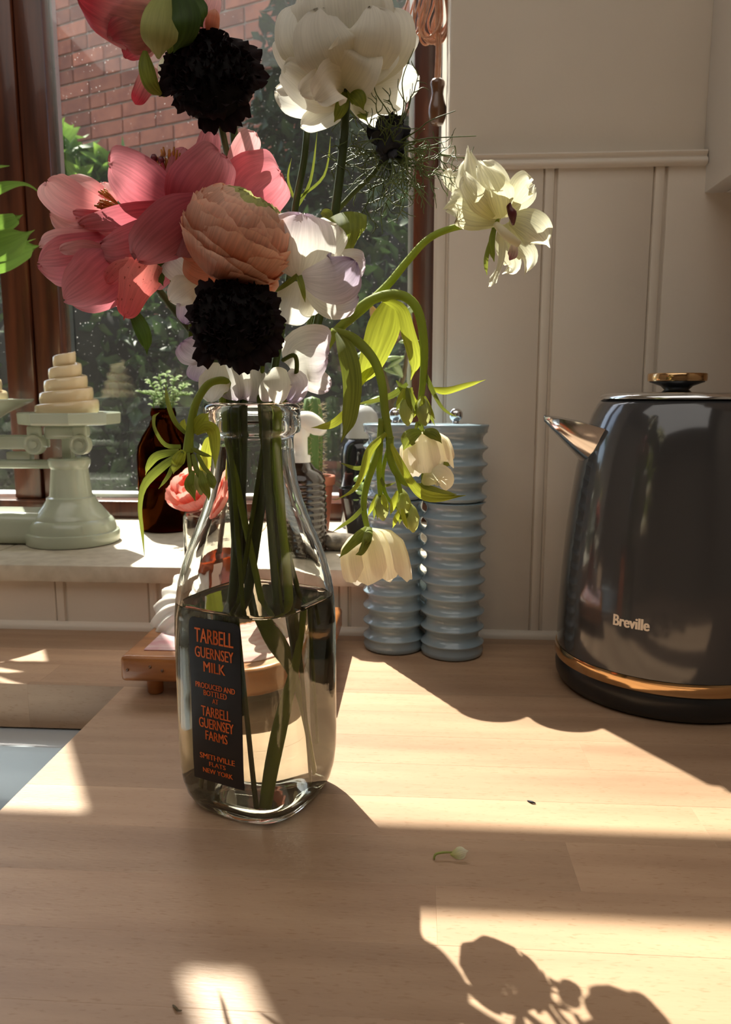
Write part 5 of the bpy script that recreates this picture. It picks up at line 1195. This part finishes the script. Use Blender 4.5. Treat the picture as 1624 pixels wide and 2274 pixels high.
# the spent bloom at the end of the long stem
for pts, W, m, k in (
    ([(1112, 486, .0), (1070, 440, -.008), (1045, 385, -.010), (1040, 325, 0)], [34, 100, 96, 60, 14], WILT, dict(cup=-.35)),
    ([(1112, 488, .0), (1050, 470, -.010), (1015, 455, -.012), (982, 468, -.004)], [34, 76, 80, 60, 8], WILT, dict(cup=-.3)),
    ([(1112, 484, -.004), (1100, 440, -.018), (1085, 400, -.018), (1062, 362, -.01)], [40, 84, 78, 60, 14], WILT, dict(cup=-.3)),
    ([(1100, 480, -.006), (1065, 445, -.020), (1040, 410, -.02), (1030, 380, -.012)], [30, 50, 46, 36, 8], WILT, dict(cup=-.3)),
    ([(1108, 480, .012), (1040, 420, .010), (1000, 390, .012), (1005, 365, .012)], [30, 60, 50, 36, 8], WILT, dict(cup=-.2)),
    ([(1120, 484, .006), (1100, 400, .012), (1060, 350, .012)], [30, 60, 50, 12], WILT, dict(cup=-.2)),
    ([(1132, 462, .0), (1150, 430, -.006), (1168, 405, -.008), (1186, 402, -.004)], [14, 46, 60, 52, 24], WILT, dict(cup=-.35)),
    ([(1136, 468, .004), (1165, 440, .004), (1190, 410, .008)], [14, 36, 40, 14], WILT, dict(cup=-.3)),
    ([(1132, 486, .0), (1170, 498, -.008), (1200, 520, -.010), (1222, 550, -.002)], [26, 66, 76, 60, 14], WILT, dict(cup=-.3)),
    ([(1128, 494, .002), (1150, 540, -.004), (1175, 570, -.006), (1165, 615, 0)], [20, 42, 46, 36, 8], WILT, dict(cup=-.35)),
    ([(1120, 498, .004), (1125, 550, .002), (1140, 590, .002), (1115, 610, .004)], [24, 46, 42, 30, 8], WILT, dict(cup=-.25)),
    ([(1112, 500, -.006), (1116, 545, -.012), (1110, 590, -.012), (1086, 640, -.008)], [12, 16, 15, 12, 20], WILT, dict(cup=-.5)),
    ([(1142, 532, -.008), (1140, 560, -.012), (1130, 580, -.01)], [8, 20, 22, 6], STREAK, dict(cup=-.4)),
): petal('petal', pts, W, YH, m, hb_pl, seed=len(bpy.data.objects), ruf=.07, rfreq=1.7, rag=.08, blunt=False, n=16, m=10, **k)
V, Fc = tube(S([(1102, 498, -.012), (1118, 515, -.016), (1135, 530, -.016), (1152, 542, -.014)], YH), [.0016, .0024, .0024, .0018], 12, 9); obj('petal', V, Fc, WHITE, hb_pl)
for pts, W in (([(1098, 505, -.006), (1092, 545, -.01), (1098, 582, -.008)], [10, 14, 13, 4]), ([(1094, 520, -.004), (1080, 575, -.008), (1082, 612, -.006)], [5, 10, 9, 3])):
    petal('sepal', pts, W, YH, LEAFM, hb_pl, cup=-.4)
V, Fc = tube(S([(1128, 428, -.010), (1128, 440, -.010), (1132, 462, -.010), (1138, 475, -.010), (1140, 500, -.008)], YH), [.0016, .0012, .0016, .0026, .0006], 14, 9); obj('pistil', V, Fc, PIST, hb_pl)

rhh = random.Random(6); hv, hf = [], []
for o_ in [q for q in hb_pl.children if q.name.startswith(('branch', 'stem'))]:
    org = ORG[o_]; vs_ = o_.data.vertices
    for q in range(0, len(vs_)):
        if vs_[q].co.z + org.z < .25 and q % 3 and o_.name.startswith('stem'): continue
        if rhh.random() < .42:
            p = vs_[q].co + org; nn_ = vs_[q].normal; b = len(hv); e_ = nn_.orthogonal().normalized() * .00004; l_ = rhh.uniform(.0005, .0011)
            hv += [p - e_, p + e_, p + nn_ * l_]; hf.append([b, b + 1, b + 2])
o = obj('stem_hairs', hv, hf, STEMB, hb_pl, uvs=[(.5, .5)] * len(hv)); o['kind'] = 'stuff'

# ---- bud cluster hanging over the left of the bottle
lc = thing('drooping_bud_cluster', 'green bud cluster nodding over the left of the bottle', 'flower', at(450, 880, .42))
YL = .405
P = S([(418, 1005, 0), (420, 975, 0), (426, 930, 0), (440, 885, .0), (468, 850, .008), (505, 850, .02)], YL) + [MOUTH + Vector((-.016, -.006, 0)), Vector((BX - .008, BY - .004, .19)), Vector((BX + .012, BY - .0, .08)), Vector((BX + .022, BY + .008, .014))]
V, Fc = tube(P, [.0030, .0022, .0021, .0021, .002, .002, .002], 50, 10); obj('stem', V, Fc, STEMB, lc)
for pts, W, m in (
    ([(412, 962, 0), (388, 935, -.004), (372, 890, -.004), (368, 852, 0)], [8, 10, 11, 8, 2], LEAFM),
    ([(402, 992, -.004), (368, 988, -.01), (345, 955, -.01), (342, 928, -.008), (354, 916, -.004)], [10, 10, 8, 7, 8, 3], LEAFM),
    ([(398, 1002, 0), (350, 1012, -.004), (330, 1035, -.004), (323, 1056, 0)], [10, 18, 18, 10, 2], LEAFM),
    ([(408, 1004, -.006), (362, 1035, -.012), (322, 1075, -.014), (311, 1125, -.014), (316, 1180, -.012), (321, 1236, -.012)], [8, 18, 20, 12, 9, 7, 3], LEAFM),
    ([(388, 1022, 0), (375, 1055, -.002), (352, 1086, 0)], [5, 10, 8, 2], LEAFM),
    ([(408, 1000, -.004), (396, 1022, -.012), (388, 1040, -.010), (385, 1053, -.006)], [14, 28, 24, 14, 2], LEAFB),
    ([(418, 1005, -.004), (422, 1040, -.008), (424, 1070, -.008)], [8, 9, 8, 2], LEAFM),
    ([(428, 1008, -.004), (438, 1045, -.010), (458, 1070, -.010), (476, 1088, -.008)], [8, 12, 13, 10, 2], LEAFM),
    ([(438, 1008, 0), (455, 1040, -.004), (478, 1060, -.004)], [8, 10, 9, 3], LEAFM),
    ([(425, 995, -.004), (450, 1008, -.008), (472, 1014, -.006)], [8, 10, 8, 2], LEAFM),
    ([(430, 962, 0), (448, 935, -.002), (464, 916, 0)], [8, 30, 24, 3], LEAFB),
    ([(436, 965, -.004), (455, 950, -.008), (474, 958, -.006), (478, 1000, -.002), (478, 1042, 0)], [6, 28, 28, 20, 4], LEAFB),
    ([(412, 962, .002), (406, 945, .002), (410, 930, .002)], [8, 16, 12, 3], LEAFB),
): petal('leaf', pts, W, YL, m, lc, n=16, cup=-.3)
bell(440, 1042, -UPV + RGT * .05, 60, 28, YL - .004, 5, BUDG, 2, .55, lc)
for pts in ([(430, 1045, -.012), (420, 1075, -.016), (428, 1095, -.012), (434, 1113, -.008)], [(446, 1045, -.012), (452, 1075, -.018), (462, 1098, -.012), (464, 1112, -.008)], [(462, 1050, -.006), (472, 1075, -.008), (476, 1085, -.006)]):
    petal('sepal', pts, [6, 20, 20, 10, 4], YL, LEAFM, lc, cup=-.3)

# ---- coral flower standing in the bud vase behind
cf = thing('coral_flower', 'small coral pink flower in the bud vase behind the hanging buds', 'flower', bc + Vector((0, 0, bz)))
CORAL = petal_mat('coral_petal', sr(240, 132, 112), sr(246, 178, 164), .5, .12, p0=.5)
fc = at(422, 1078, .705)
for ring, (cnt, R1, th) in enumerate(((5, .013, 35), (6, .019, 60), (8, .026, 85))):
    for i in range(cnt):
        prof = [(R1 * math.sin(math.radians(165 - (165 - th) * q / 6)), R1 * math.cos(math.radians(165 - (165 - th) * q / 6)) * .9) for q in range(7)]
        V, Fc, U = patch(fc, -FWD * .6 + UPV * .6 - RGT * .3, prof, i * 6.283 / cnt + ring, 4 / cnt, 0, .05, .12, ring * 9 + i, 8, 8, ruf=.04); obj('petal', V, Fc, CORAL, cf, uvs=U)
DKSTEM = mat('dark_red_stem', sr(70, 30, 26), .5)
V, Fc = tube([fc - UPV * .014, bc + Vector((0, 0, bz + .018)), bc + Vector((.002, 0, bz * .5)), bc + Vector((.006, .0, .010))], [.004, .0045, .0028, .0025], 16, 9); obj('stem', V, Fc, DKSTEM, cf)
petal('leaf', [(450, 1060, .0), (462, 1000, 0), (470, 960, .004)], [10, 30, 26, 4], .70, LEAFB, cf)
petal('leaf', [(445, 1050, .004), (450, 1010, .004), (444, 985, .004)], [8, 16, 14, 3], .70, WHITE, cf)

# ---- small fallen bits on the worktop
FALLEN = petal_mat('green_white_petal', sr(190, 196, 120), sr(236, 236, 214), .5, .2)
fp = thing('fallen_petal', 'small green-white fallen petal on the open worktop', 'petal', onz(1000, 1905, 0))
def gz(px, py, z): return onz(px, py, z)
V, Fc, U = ribbon([gz(1000, 1897, .003), gz(1014, 1896, .004), gz(1026, 1893, .0045), gz(1041, 1889, .005)], [.0012, .0048, .0064, .0058, .0010], 12, 6, cup=-.5); obj('blade', V, Fc, FALLEN, fp, uvs=U)
V, Fc = tube([gz(964, 1908, .0006), gz(968, 1897, .003), gz(985, 1893, .0035), gz(1004, 1893, .0036)], [.0006, .0007, .0007, .0005], 12, 6); obj('stalk', V, Fc, BUDG, fp)
V, Fc = tube([gz(384, 2232, .0005), gz(390, 2238, .0012), gz(396, 2244, .0009), gz(404, 2244, .0005)], [.0003, .0006, .0004, .0002], 8, 6); tag(obj('dry_crumb', V, Fc, JST, None, loc=onz(392, 2240, 0)), 'tiny brown dry crumb on the worktop at the bottom left', 'crumb')
V, Fc = tube([gz(1172, 1778, .0004), gz(1182, 1781, .001), gz(1190, 1784, .0004)], [.0004, .0007, .0003], 6, 6); tag(obj('dry_crumb', V, Fc, PODM, None, loc=onz(1181, 1781, 0)), 'tiny dark crumb in the sunlit patch right of the bottle', 'crumb')
